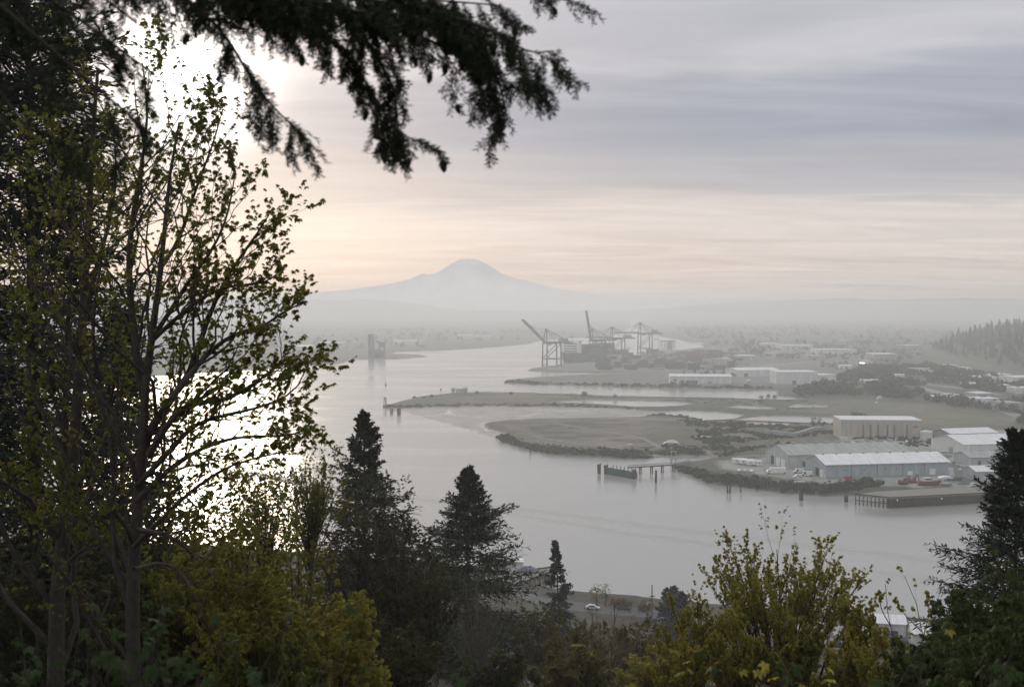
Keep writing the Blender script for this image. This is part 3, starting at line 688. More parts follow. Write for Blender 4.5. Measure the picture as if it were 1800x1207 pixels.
# ---- the container ship
def ship():
    A, B = P(1011.5,637.5), P(1108,626.5); L = np.linalg.norm(B-A); d = unit(B-A); nrm = np.array([-d[1], d[0], 0])
    off = nrm*20 if nrm[1] > 0 else -nrm*20
    a = ang2(A, B); mid = (A+B)/2 + off
    t = thing('container_ship', 'large container ship moored bow to the left under the cranes', 'ship', (mid[0], mid[1], 0), a)
    h = 15; st = [(-L/2, 1.5, 10), (-L/2+6, 8, 7), (-L/2+18, 15, 2.5), (-L/2+40, 19, 0), (L/2-30, 19, 0), (L/2-5, 17, 0), (L/2, 15, 1)]
    V = []; F = []
    for x, w, rake in st: V += [(x+rake, -w*.72, -1), (x, -w, 6), (x-rake*.35, -w*1.02, h+(3 if rake > 2 else 0)), (x-rake*.35, w*1.02, h+(3 if rake > 2 else 0)), (x, w, 6), (x+rake, w*.72, -1)]
    for i in range(len(st)-1):
        for j in range(5): F.append((i*6+j, i*6+j+1, i*6+7+j, i*6+6+j))
    F += [tuple(range(5, -1, -1)), tuple(range((len(st)-1)*6, len(st)*6))]
    MB().add(V, F).build('hull', M['hull'], t)
    x0 = -L/2+46
    hs = MB().box(x0-22, x0-8, -16, 16, h, h+22).box(x0-20, x0-10, -19, 19, h+22.01, h+25).build('deckhouse', M['white'], t)
    for k in range(4): MB().box(x0-22.1, x0-21.9, -13, 13, h+4+k*4.4, h+5.6+k*4.4).build('window', M['glass'], hs)
    MB().bar((x0-15, 0, h+25), (x0-15, 0, h+38), 1.4, .5, 6).box(x0-17, x0-13, -6, 6, h+30, h+31).build('mast', M['metal'], t)
    MB().bar((-L/2+12, 0, h+3), (-L/2+12, 0, h+16), 1.2, .5, 6).build('foremast', M['metal'], t)
    r = np.random.default_rng(3); mats = [material('container_'+n, c, .7, .15, .1) for n, c in (('navy',(.05,.07,.10)),('rust',(.13,.08,.065)),('grey',(.18,.19,.19)),('green',(.05,.10,.08)))]
    me = MB().box(-6.05, 6.05, -1.2, 1.2, 0, 2.55).mesh('container')
    mes = []
    for m in mats: q = me.copy(); q.materials.append(m); mes.append(q)
    n = 0
    for b in range(12):                              # bays on deck; the side that faces the pier is stacked container by container
        x = x0+2+b*14
        if x > L/2-16: break
        tiers = 5+int(r.integers(0, 2))
        MB().box(x-6.1, x+6.1, -14.2, 16, h+.01, h+2.6*tiers-.3).build('container_stack', mats[b % 3], t)['kind'] = 'stuff'
        for k in range(tiers):
            link('container', mes[int(r.integers(0, 4))], None, t, (x, -15.6, h+.05+k*2.6)); n += 1
ship()
# container yard: too many, too hazy to tell apart
def yard_stacks():
    r = np.random.default_rng(11); groups = [MB() for _ in range(4)]
    for row in range(26):
        y = 621 + row*1.15
        x = 1046 + (row*3) % 7 + max(0, 8-row)*9
        while x < 1330 - row*2:
            w = r.uniform(6, 26)
            if r.random() < .66 and G(x, y)[2] > 1.5:
                a = G(x, y); k = r.integers(1, 5); mb = groups[int(r.integers(0, 4))]; Lc = w*a[1]/2000
                z0 = a[2]-.3; mb.box(a[0], a[0]+Lc, a[1], a[1]+2.5*r.integers(1, 3), z0, z0+2.6*k)
            x += w + r.uniform(1, 12)
    for mb, (nm, c, l) in zip(groups, (('rust',(.12,.085,.075),'rust red'),('grey',(.17,.18,.18),'grey'),('navy',(.06,.08,.10),'navy'),('pale',(.32,.32,.31),'pale'))):
        tag(mb.build('container_stacks', material('yard_'+nm, c, .8, .2, .05)), kind='stuff')
yard_stacks()

# ---- piers, piles and marks in the water
pile_me = {}
def pile_mesh(h, r=.45):
    k = (h, r)
    if k not in pile_me:
        pile_me[k] = MB().bar((0, 0, -2), (0, 0, h), r*2, r*1.8, 8).mesh('pile')
    return pile_me[k]
def dolphin(label, x, y, h, n=5, r=.5):
    p = P(x, y, 0); t = thing('dolphin', label, 'mooring piles', p)
    for i in range(n):
        a = i*2*math.pi/max(n, 1); q = 0 if n == 1 else r*1.3
        o = link('pile', pile_mesh(h*(1 if i == 0 else .9), r), M['pile'], t, (q*math.cos(a), q*math.sin(a), 0))
        if n > 1: o.rotation_euler = (-.04*math.sin(a), .04*math.cos(a), 0)
    return t
for lab, x, y, h, n, r in (
    ('cluster of dark piles standing farthest left, off the green float', 1053,832,6.2,4,.45), ('cluster of piles at the left corner of the green float', 1065,833,6.0,4,.5),
    ('cluster of piles at the right end of the green float', 1114,841,6.0,4,.55), ('single tall pile in open water right of the green float', 1153,848,7.2,1,.7),
    ('lone pile off the brushy point, left of two', 1281,866,5.4,2,.5), ('thin lone pile off the brushy point, right of two', 1302,865,4.6,1,.4),
    ('pair of piles under the white skiff on the bank', 1408,879,4.0,3,.5), ('short pile cluster just left of the timber wharf', 1487,882,4.0,3,.45),
    ('group of old piles off the spit tip, nearest it', 688,726,4.6,3,.7), ('old pile cluster off the spit tip, right of another', 701,729,7,5,.8),
    ('single pile off the tip of the low island bank', 932,795,6,1,.55)):
    dolphin(lab, x, y, h, n, r)
def trestle():
    A = P(1104,821,4.4); B = P(1186,816,4.4); L = np.linalg.norm(B-A)
    t = thing('pier_trestle', 'narrow timber pier on pile bents running out to the green float', 'pier', ((A+B)/2)*(1,1,0), ang2(A, B))
    MB().box(-L/2, L/2, -1.1, 1.1, 4.0, 4.5).build('deck', M['pile'], t)
    mb = MB()
    for y in (-1.05, 1.05):
        mb.bar((-L/2, y, 5.5), (L/2, y, 5.5), .14)
        for k in range(15): mb.bar((-L/2+k*L/14, y, 4.5), (-L/2+k*L/14, y, 5.5), .12)
    mb.build('railing', M['pile'], t)
    for f in (.26, .5, .73, .97):
        b = MB().box(-.35, .35, -1.4, 1.4, 3.55, 3.99).build('bent', M['pile'], t); b.location = (-L/2+f*L, 0, 0)
        for y in (-1, 1): link('pile', pile_mesh(3.5, .38), M['pile'], b, (0, y, 0))
    A = P(1184,819,0); t = thing('ramp_gantry', 'steel hoist frame at the shore end of the narrow pier', 'gantry', A)
    for x in (-1.4, 1.4):
        for y in (-2, 2): MB().bar((x, y, -2), (x, y, 9.4), .35).build('post', M['metal'], t)
    mb = MB()
    for z in (5, 9.4):
        for y in (-2, 2): mb.bar((-1.4, y, z), (1.4, y, z), .3)
        for x in (-1.4, 1.4): mb.bar((x, -2, z), (x, 2, z), .3)
    mb.build('cross_beam', M['metal'], t)
    a, b = P(1186,816,4.4), G(1212,812); d = b-a; t2 = thing('gangway', 'light gangway from the hoist frame up onto the brushy point', 'gangway', a)
    MB().bar((0, .0, 0), d+(0, 0, .4), 1.4).build('walkway', M['metal'], t2); MB().bar((0, .8, 1), d+(0, .8, 1.4), .15).bar((0, -.8, 1), d+(0, -.8, 1.4), .15).build('handrail', M['metal'], t2)
trestle()
def green_float():
    A, B = P(1064,833), P(1108,840); L = np.linalg.norm(B-A); t = thing('float', 'dark green floating dock with tall fender planks at the pier end', 'floating dock', (A+B)/2, ang2(A, B))
    MB().box(-L/2, L/2, .3, 6, -.5, 1.6).build('pontoon', M['concrete'], t)
    n = 22; me = MB().box(-.42*L/n, .42*L/n, -.25, .1, -.4, 4.3).mesh('fender_plank')
    for i in range(n): link('fender_plank', me, M['greenpaint'], t, (-L/2+(i+.5)*L/n, (.06 if i % 2 else 0), .14*math.sin(i*2.1)))
    me = MB().box(-.15, .15, .2, 5.6, -.4, 3.6).mesh('end_wall'); link('end_wall', me, M['greenpaint'], t, (-L/2, 0, 0)); link('end_wall', me, M['greenpaint'], t, (L/2, 0, 0))
    MB().box(-L/2+3, L/2-4, 1.2, 3.4, 1.62, 3.3).build('boat_cover', M['white_dirty'], t)
    mb = MB()
    for k in range(7): mb.bar((-L/2+1+k*(L-2)/6, 5.6, 1.5), (-L/2+1+k*(L-2)/6, 5.6, 5.2), .3)
    mb.build('post', M['pile'], t)
green_float()
def wharf():
    z = 5.2
    c = [P(1503.5,868.5,z), P(1566,875,z), P(1742,866,z), P(1905,858,z), P(1905,842,z), P(1540,863.5,z)]
    o = c[0]*(1,1,0); t = thing('timber_wharf', 'broad timber wharf on many dark piles at the right of the far shore', 'wharf', o)
    V = [p-o for p in c]; n = len(V)
    MB().add([v for v in V]+[v-(0, 0, .55) for v in V], [tuple(range(n)), tuple(range(2*n-1, n-1, -1))]+[(i, (i+1) % n, (i+1) % n+n, i+n) for i in range(n)]).build('deck', M['deck'], t)
    def edge(a, b, step, inset):
        d = b-a; L = np.linalg.norm(d); k = int(L/step); nn = unit(np.array([-d[1], d[0], 0]))
        for i in range(k+1): yield a + d*i/k + nn*inset
    me = pile_mesh(4.6, .3)
    for a, b, st in ((V[0], V[1], 2.0), (V[1], V[2], 1.25)):
        for q in edge(a, b, st, .4): link('pile', me, M['pile'], t, (q[0], q[1], 0))
    for q in edge(V[1], V[2], 2.4, 3.2): link('pile', me, M['pile'], t, (q[0], q[1], 0))
    for q in edge(V[1], V[2], 2.4, 6.2): link('pile', me, M['pile'], t, (q[0], q[1], 0))
    for a, b in ((V[0], V[1]), (V[1], V[2])):
        nn = unit(np.array([-(b-a)[1], (b-a)[0], 0]))
        MB().bar(a+nn*.1+(0, 0, .25), b+nn*.1+(0, 0, .25), .5).build('kerb_timber', M['pile'], t)
        MB().bar(a+nn*.35+(0, 0, -3.0), b+nn*.35+(0, 0, -3.0), .4).build('waler', M['pile'], t)
        if a is V[1]: MB().add([a+nn*3+(0,0,-5.6), b+nn*3+(0,0,-5.6), b+nn*3+(0,0,-.6), a+nn*3+(0,0,-.6), a+nn*3.3+(0,0,-5.6), b+nn*3.3+(0,0,-5.6), b+nn*3.3+(0,0,-.6), a+nn*3.3+(0,0,-.6)], [(0,1,2,3),(7,6,5,4),(0,4,5,1),(3,2,6,7),(0,3,7,4),(1,5,6,2)]).build('dark_fill', M['pile'], t)  # added dark panel behind the piles, shutting out the light between them
        if a is V[1]: MB().bar(a+nn*9+(0, 0, -3.2), b+nn*9+(0, 0, -3.2), .3, n=4).build('waler', M['pile'], t)
    for x, y in ((1577,876),(1655,873)):
        q = P(x, y+4, 3.6)-o; link('wharf_lamp', MB().bar((0, -.4, 0), (0, -.4, .9), .5).mesh('wharf_lamp'), M['white'], t, q)
wharf()
def beacon():
    p = P(677,716.5); t = thing('beacon', 'small day beacon on piles at the tip of the long spit', 'beacon', p)
    for x, y in ((-1, -1), (1, -1), (0, 1.2)): MB().bar((x*1.6, y*1.6, -1), (x, y, 7), .7, .6, 6).build('pile', M['pile'], t)
    MB().box(-1.6, 1.6, -1.6, 1.6, 7.01, 7.5).build('platform', M['pile'], t); MB().box(-1.3, 1.3, -.1, .1, 8, 10.6).build('daymark', M['metal'], t); MB().bar((0, .2, 7.5), (0, .2, 11.4), .3, .25, 6).build('post', M['pile'], t)
    p = P(678,677); t = thing('buoy', 'lone spar buoy with a thin mast out on the water', 'buoy', p)
    MB().bar((0, 0, -.5), (0, 0, .9), 3.2, 2.6, 10).build('float_body', M['hull'], t); MB().bar((0, 0, .9), (0, 0, 3), 1.6, .9, 6).build('tower', M['hull'], t); MB().bar((0, 0, 3), (0, 0, 12), .35, .2, 5).build('mast', M['hull'], t)
    p = G(775,694); t = thing('marker_post', 'thin marker post on the long spit left of the tree clump', 'post', p)
    MB().bar((0, 0, -.5), (0, 0, 7), .5, .4, 6).build('post', M['pile'], t); MB().box(-.9, .9, -.1, .1, 5, 7).build('marker_board', M['pile'], t)
beacon()
# log boom along the dyke between the ponds
def log_boom():
    t = thing('log_boom', 'thin rust brown log boom crossing the ponds left of the tan building', 'log boom', P(1360,740)*(1,1,0)+(0,0,.4)); o = np.array(t.location)
    pts = [P(*q, .55) for q in ((1238,739),(1275,738),(1312,739),(1350,740.5),(1388,742),(1420,743.5),(1452,745),(1478,746))]
    for a, b in zip(pts[:-1], pts[1:]): MB().bar(a-o, b-o, 1.1, 1.0, 6).build('log', M['rust'], t)
log_boom()
# ---- vehicles, boats and yard goods
def wheel(r, w): return MB().bar((0, -w/2, 0), (0, w/2, 0), r*2, n=10).mesh('wheel')
WH = wheel(.36, .24); WHB = wheel(.5, .32)
def car(label, loc, rz, mat, L=4.6, Wd=1.85, H=1.5, group=None, kind='sedan', cat='car'):
    t = thing('parked_'+('van' if kind == 'van' else 'truck' if kind == 'truck' else 'car'), label, cat, loc, rz, group)
    if kind == 'sedan': pr = [(-L/2, .35), (L/2, .35), (L/2, .75), (L/2-1.1, .88), (L/2-1.8, H), (-L/2+1.1, H), (-L/2+.5, .95), (-L/2, .9)]
    elif kind == 'van': pr = [(-L/2, .4), (L/2, .4), (L/2, 1.0), (L/2-.8, 1.15), (L/2-1.5, H), (-L/2, H)]
    else: pr = [(-L/2, .5), (L/2, .5), (L/2, 1.4), (L/2-.5, 2.3), (L/2-2.0, 2.3), (L/2-2.05, H), (-L/2, H)]
    MB().prism(pr, -Wd/2, Wd/2, 'y').build('body', mat, t)
    x1 = L/2-1.3 if kind != 'truck' else L/2-.55; x0 = -L/2+1.0 if kind == 'sedan' else (x1-1.6)
    zz = (.95, H-.12) if kind != 'truck' else (1.5, 2.15)
    MB().prism([(x0+.25, zz[0]), (x1, zz[0]), (x1-.45, zz[1]), (x0+.4, zz[1])], -Wd/2-.012, Wd/2+.012, 'y').build('window', M['glass'], t)
    w = WH if kind == 'sedan' else WHB; r = .36 if kind == 'sedan' else .5
    for x in (-L/2+.9, L/2-.9):
        for y in (-Wd/2, Wd/2): link('wheel', w, M['rubber'], t, (x, y, r))
    return t
silver = material('car_silver', (.45,.46,.47), .35, .1, 1); darkcar = material('car_dark', (.06,.065,.075), .3, .1, 1); bluecar = material('car_blue', (.08,.12,.2), .3, .1, 1)
car('white box truck parked by itself left of the warehouses', G(1364,832), .06-math.pi, M['white'], 11, 2.6, 3.6, None, 'truck', 'truck')
car('white van parked at the open door of the front warehouse, right of the white car', G(1418,836), math.pi-.2, M['white'], 6.2, 2.1, 2.7, None, 'van', 'van')
car('second white van behind the white car by the front warehouse', G(1404,831), math.pi-.1, M['white'], 5.8, 2.1, 2.6, None, 'van', 'van')
car('white car with a sloping nose parked in front of the vans', G(1402,839), math.pi+.1, M['white'], 5.2, 2.0, 1.7)
for i, (x, y, mt, kd, lab) in enumerate(((1299,828,M['white'],'sedan','white car leftmost of the row on the gravel point'),(1310,828.5,silver,'sedan','silver car in the middle of the row on the gravel point'),(1321,829,M['white'],'sedan','white car at the right end of the row on the gravel point'))):
    car(lab, G(x, y), 1.3, mt, group='cars on the gravel point')
def trailer(label, px, rz, L=9, mat=None):
    t = thing('trailer', label, 'trailer', G(*px), rz, 'white trailers behind the gravel point')
    MB().prism([(-1.2, .8), (1.2, .8), (1.25, 3.1), (.9, 3.5), (-.9, 3.5), (-1.25, 3.1)], -L/2, L/2).build('body', mat or M['white'], t)
    for y in (-1.1, 1.1): link('wheel', WHB, M['rubber'], t, (.8, y, .5)); link('wheel', WHB, M['rubber'], t, (-.6, y, .5))
    MB().bar((-L/2-1.4, 0, .8), (-L/2, 0, .9), .2).build('drawbar', M['metal'], t)
    for x in (-.25, .1, .32): MB().box(x*L, x*L+.9, -1.262, -1.2, 1.7, 2.4).build('window', M['glass'], t)
for x, lab in ((1300,'leftmost white trailer of three behind the gravel point'),(1312,'middle white trailer of three behind the gravel point'),(1325,'right-hand white trailer of three behind the gravel point')): trailer(lab, (x, 815+(x-1300)*.14), -.12)
def boat(label, loc, rz, L, Wd, H, hullm, name='boat', cabin=None, canopy=None):
    t = thing(name, label, 'boat', loc, rz)
    V = []; F = []; N = 9
    for i in range(N):
        f = i/(N-1); x = (f-.5)*L; w = Wd/2*(1-max(0, (f-.45)/.55)**2.2)*(.9+.1*min(1, f*4)); w = max(w, .05); sh = H*(.85+.3*max(0, f-.4)**1.5)
        V += [(x, -w, sh), (x, -w*.75, H*.4), (x, 0, max(0, (f-.75))*H*.8), (x, w*.75, H*.4), (x, w, sh)]
    for i in range(N-1):
        for j in range(4): F.append((i*5+j, i*5+5+j, i*5+6+j, i*5+j+1))
        F.append((i*5+4, i*5+9, i*5+5, i*5))
    F.append((4, 3, 2, 1, 0))
    MB().add(V, F).build('hull', hullm, t)
    if cabin: c = MB().prism([(-.28*L, H*.85), (.12*L, H*.85), (.05*L, H*.85+cabin), (-.26*L, H*.85+cabin)], -Wd*.32, Wd*.32, 'y').build('cabin', M['white_dirty'], t); MB().prism([(-.2*L, H*.85+cabin*.4), (.06*L, H*.85+cabin*.4), (.03*L, H*.85+cabin*.8), (-.2*L, H*.85+cabin*.8)], -Wd*.325, Wd*.325, 'y').build('window', M['glass'], c)
    if canopy:
        pr = [(math.cos(a)*L*.5, canopy+math.sin(a)*1.1) for a in np.linspace(0, math.pi, 9)]
        MB().prism(pr, -Wd*.5, Wd*.5, 'y').build('canopy', M['white'], t); mb = MB()
        for x in (-.35, .35):
            for y in (-.4, .4): mb.bar((x*L, y*Wd, H*.7), (x*L, y*Wd, canopy), .25)
        mb.build('post', M['metal'], t)
    return t
boat('long red work boat hauled out on the yard left of the white canopy', G(1634,853), .03, 12.5, 4, 3.0, M['rust'], 'work_boat', 1.8)
boat('pale boat under a domed white canopy hauled out beside the red boat', G(1662,852), .05, 7.5, 4, 2.0, M['white_dirty'], 'covered_boat', None, 4.2)
boat('white covered boat lying under the right-hand fir at the small shed', G(1714,856), .2, 9, 3.4, 2.4, M['white_dirty'], 'cabin_boat', 1.6)
boat('white skiff lying on the grassy bank above the water', G(1407,848), .05, 6, 2.0, .8, M['white'], 'skiff')
boat('white dinghy upturned on the gravel right of the front warehouse', G(1692,826), .05, 4.6, 2.0, .9, M['white'], 'dinghy')
boat('small white boat behind the right end of the front warehouse', G(1657,795), .05, 4.8, 2.0, .9, M['white'], 'dinghy')
boat('white runabout on the yard beside the small waterside shed', G(1706,832), .05, 2.8, 1.6, .9, M['white'], 'dinghy')
def dumpster():
    t = thing('dumpster', 'red dumpster standing against the front warehouse wall', 'dumpster', G(1491,845), .0)
    MB().prism([(-1.3, .3), (1.1, .3), (1.4, 2.2), (-1.4, 2.6)], -1.6, 1.6).build('bin', M['red'], t); MB().prism([(-1.45, 2.6), (1.45, 2.2), (1.45, 2.35), (-1.45, 2.75)], -1.65, 1.65).build('lid', M['red'], t)
    for x in (-1.3, 1.3): MB().bar((x, -1, 0), (x, 1, .0), .3).box(x-.15, x+.15, -1, 1, 0, .3).build('foot', M['metal'], t)
dumpster()
def machine(label, px, s, mat, boom):
    t = thing('excavator', label, 'machine', G(*px), .2)
    MB().box(-1.9*s, 1.9*s, -1.5*s, -.8*s, 0, .9*s).build('track', M['rubber'], t); MB().box(-1.9*s, 1.9*s, .8*s, 1.5*s, 0, .9*s).build('track', M['rubber'], t)
    MB().prism([(-2*s, 1*s), (1.5*s, 1*s), (1.5*s, 1.9*s), (-.4*s, 2.1*s), (-2*s, 2.0*s)], -1.3*s, 1.3*s, 'y').build('body', mat, t); c = MB().prism([(0, 2.0*s), (1.5*s, 1.9*s), (1.3*s, 3.1*s), (.1*s, 3.1*s)], -1.2*s, 0, 'y').build('cab', mat, t)
    MB().box(.3*s, 1.2*s, -1.23*s, -1.2*s, 2.3*s, 2.9*s).build('window', M['glass'], c)
    MB().bar((1.2*s, .6*s, 1.6*s), (3.2*s, .6*s, boom*s), .5*s).bar((3.2*s, .6*s, boom*s), (4.4*s, .6*s, 1.2*s), .4*s).build('boom', mat, t); MB().prism([(4.0*s, .3*s), (4.9*s, .3*s), (4.7*s, 1.2*s), (4.2*s, 1.2*s)], .1*s, 1.1*s, 'y').build('bucket', M['pile'], t)
machine('dark rusty excavator at the left end of the boat yard', (1588,851), 1.15, M['rust'], 3.6)
machine('red-brown machine with raised arm between excavator and red boat', (1604,848), 1.0, M['rust'], 4.6)
def crate_rack():
    t = thing('cradle', 'dark boat cradle with pale feet below the domed canopy', 'cradle', G(1675,860), .05); mb = MB()
    for x in (-4, -1.3, 1.3, 4): mb.bar((x, -1.4, 0), (x, -1.4, 2.6), .3); mb.bar((x, 1.4, 0), (x, 1.4, 2.6), .3); mb.bar((x, -1.4, 2.5), (x, 1.4, 2.5), .25)
    mb.build('frame', M['hull'], t); MB().box(-4.3, 4.3, -1.5, 1.5, 2.61, 2.9).build('top', M['hull'], t); MB().box(-4.3, 4.3, -1.52, -1.42, .9, 2.3).build('side_board', M['hull'], t); MB().box(1, 4, -1.9, -1.2, .0, .4).build('foot', M['white_dirty'], t)
crate_rack()
def tarp(label, px, L, Wd, H, seed):
    r = np.random.default_rng(seed); t = thing('covered_pile', label, 'tarpaulin', G(*px), r.uniform(-.2, .2)); nx, ny = 9, 7; V = []
    for j in range(ny):
        for i in range(nx):
            u, v = i/(nx-1)*2-1, j/(ny-1)*2-1; q = max(0, 1-max(abs(u), abs(v))**3); V.append((u*L/2, v*Wd/2, -.2+H*q*(.6+.4*r.random())))
    F = [(j*nx+i, j*nx+i+1, (j+1)*nx+i+1, (j+1)*nx+i) for j in range(ny-1) for i in range(nx-1)]
    MB().add(V, F).build('cover', M['white_dirty'], t); MB().box(-L*.4, L*.4, -Wd*.52, -Wd*.48, -.2, H*.3).build('kerb', M['metal'], t)
tarp('pile under a rumpled white tarpaulin on the bare low island', (1180,780), 12, 5, 3.4, 1); tarp('long low white-covered heap right of the rumpled tarpaulin pile', (1237,769), 12, 4, 1.8, 2); tarp('small white patch of cover left of the rumpled tarpaulin pile', (1107,781), 4, 3, .9, 3)
tarp('white heap in the field beyond the ponds', (1546,701), 6, 4, 3.6, 4); tarp('smaller white heap left of the white field heap', (1541,708), 3, 3, 2.2, 5); tarp('pale slab of cover on the flat mid pier ground', (1316,671), 8, 5, 4, 6)
def yard_wall():
    t = thing('retaining_wall', 'long pale curved retaining wall with a dark bank left of the tan building', 'wall', G(1380,768)); o = np.array(t.location)
    pts = [G(*q) for q in ((1342,764),(1360,765),(1378,767),(1396,768.5),(1410,765),(1428,759),(1446,757))]
    for a, b in zip(pts[:-1], pts[1:]): MB().bar(a-o+(0, 0, 2.2), b-o+(0, 0, 2.2), 2.6).build('panel', M['metal'], t)
    t = thing('storage_tank', 'squat white tank right of the tan building', 'tank', G(1628,771)); MB().bar((0, 0, -.3), (0, 0, 5.4), 9, n=16).build('shell', M['white_dirty'], t); MB().bar((0, 0, 5.4), (0, 0, 6.6), 9.2, .8, 16).build('roof', M['white_dirty'], t)
yard_wall()
# bright warm spot in the mist, made as glowing panels on a pole
def bright_spot():
    t = thing('bright_spot', 'bright spot glowing warm white in the mist beyond the white warehouses', 'bright_spot', G(1515,646)); e = bpy.data.materials.new('spot_glow'); e.use_nodes = True; b = e.node_tree.nodes['Principled BSDF']
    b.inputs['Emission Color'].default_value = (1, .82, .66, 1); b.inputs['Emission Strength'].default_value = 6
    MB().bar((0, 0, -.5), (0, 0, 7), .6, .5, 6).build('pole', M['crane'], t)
    for x in (-2.6, .3, 3.0): MB().prism([(-.8, 7), (.5, 6.8), (.6, 8.2), (-.5, 8.4)], x-.95, x+.95).build('lamp', e, t)  # emissive panels that make up the bright spot
bright_spot()
# lorry trailers drawn up in a line beside the highway
def lorry_trailers():
    lab = 'white lorry trailer in the long line parked beside the misty highway'; grp = 'lorry trailers lined up beside the highway'; src = None
    for i in range(15):
        f = i/14; p = G(1668+f*92, 697+f*23); a = G(1700, 705); b = G(1740, 715); rz = ang2(a, b)+1.2
        if src is None:
            src = t = thing('lorry_trailer', lab, 'trailer', p, rz, grp)
            MB().prism([(-1.25, 1.1), (1.25, 1.1), (1.25, 3.9), (-1.25, 3.9)], -6, 6).build('box_body', M['white'], t); MB().box(-5.6, 5.6, -.5, .5, .75, 1.09).build('chassis', M['metal'], t)
            for x in (-4.6, -3.4):
                for y in (-1.05, 1.05): link('wheel', WHB, M['rubber'], t, (x, y, .5))
            MB().box(4.2, 4.5, -1, -.8, 0, .75).box(4.2, 4.5, .8, 1, 0, .75).build('landing_gear', M['metal'], t)
        else: copy_thing(src, p, rz, lab, grp)
lorry_trailers()
M['track'] = material('track_dirt', (.20,.18,.15), .95, .25, .2)
# ---- roads and rail strips
def strip(name, pts, w, mat):
    p = np.array([G(*q)[:2] for q in pts]); f = np.linspace(0, 1, 40*(len(pts)-1)); k = np.linspace(0, 1, len(pts))
    x = np.interp(f, k, p[:, 0]); y = np.interp(f, k, p[:, 1]); tx, ty = np.gradient(x), np.gradient(y); n = np.hypot(tx, ty); nx, ny = -ty/n, tx/n
    z = land(x, y); z = np.convolve(np.pad(z, 6, mode='edge'), np.ones(13)/13, 'valid') + .35
    V = []; F = []
    for i in range(len(x)): V += [(x[i]+nx[i]*w/2, y[i]+ny[i]*w/2, z[i]), (x[i]-nx[i]*w/2, y[i]-ny[i]*w/2, z[i]), (x[i]-nx[i]*(w/2+1.5), y[i]-ny[i]*(w/2+1.5), z[i]-1.2), (x[i]+nx[i]*(w/2+1.5), y[i]+ny[i]*(w/2+1.5), z[i]-1.2)]
    for i in range(len(x)-1):
        for a, b in ((0, 1), (1, 2), (3, 0)): F.append((i*4+a, i*4+b, i*4+4+b, i*4+4+a))
    tag(MB().add(V, F).build(name, mat), kind='structure')
strip('highway', [(1480,596),(1540,650),(1580,672),(1660,692),(1740,714),(1830,742)], 14, M['road'])
strip('highway', [(1648,690),(1690,697),(1760,712),(1840,728)], 12, M['road'])
strip('highway', [(1565,665),(1610,673),(1655,678),(1700,684),(1760,694)], 9, M['road'])
strip('access_road', [(1660,800),(1640,812),(1690,822),(1700,852)], 9, M['asphalt'])
strip('pier_road', [(1180,640),(1260,630),(1340,622),(1440,606)], 14, M['road'])
strip('pier_road', [(1290,648),(1380,640),(1420,636)], 10, M['road'])
strip('mid_road', [(1500,652),(1520,660),(1540,668)], 8, M['road'])

strip('dirt_track', [(1345,800),(1290,803),(1230,795),(1160,786),(1090,788),(1010,780),(940,768)], 3.2, M['track'])
strip('dirt_track', [(1160,786),(1130,770),(1060,758),(980,750),(920,748)], 2.6, M['track'])
strip('dirt_track', [(1480,728),(1400,722),(1310,709),(1180,704),(1000,698),(860,697),(760,700)], 3.0, M['track'])
ORD = ('first','second','third','fourth','fifth','sixth','seventh','eighth')
def row(n, px, rz, mats, lab, group):
    for i in range(n):
        f = i/(n-1); x = px[0][0]+(px[1][0]-px[0][0])*f; y = px[0][1]+(px[1][1]-px[0][1])*f
        car(lab % ORD[i], G(x, y), rz, mats[i % len(mats)], group=group)
row(7, ((1500,780),(1612,777)), 1.5, [M['white'], darkcar, silver, M['white'], bluecar], '%s car from the left in the row before the tan building', 'cars parked before the tan building')
row(5, ((1668,783),(1690,800)), .3, [silver, M['white'], darkcar], '%s car from the back in the line left of the broad white warehouse', 'cars parked left of the broad white warehouse')
def pallets():
    src = None
    for i, (x, y, w) in enumerate(((1676,815,'rearmost'),(1684,820,'middle'),(1680,838,'front'))):
        t = thing('pallet_stack', 'grey timber pallet stack in the yard right of the front warehouse, %s of three' % w, 'pallets', G(x, y), .4*i, 'pallet stacks in the yard')
        me = MB().box(-.9, .9, -.7, .7, 0, .06).box(-.9, .9, -.7, -.55, -.1, -.003).box(-.9, .9, .55, .7, -.1, -.003).mesh('pallet')
        for k in range(9-2*i): o = link('pallet', me, M['deck'], t, (0, 0, .1+k*.18)); o.rotation_euler = (0, 0, .05*((k*7) % 5-2))
pallets()
def masts():
    for x, y, w in ((1105,640,'left end'),(1180,636,'middle'),(1260,625,'right part')):
        t = thing('light_mast', 'tall lighting mast over the %s of the container yard' % w, 'light mast', G(x, y)); MB().bar((0,0,-1),(0,0,27),.9,.5,6).build('pole', M['crane'], t); MB().box(-2.5,2.5,-.6,.6,27,28.2).build('lamp_head', M['crane'], t)
    for x, y, w in ((1345,833,'left of the box truck'),(1470,851,'in front of the front warehouse'),(1700,848,'beside the boat yard')):
        t = thing('yard_light', 'thin yard light pole '+w, 'light pole', G(x, y)); MB().bar((0,0,-.5),(0,0,9),.22,.14,6).build('pole', M['metal'], t); MB().box(-.1,1.4,-.15,.15,8.8,9.0).build('lamp_arm', M['metal'], t)
masts()
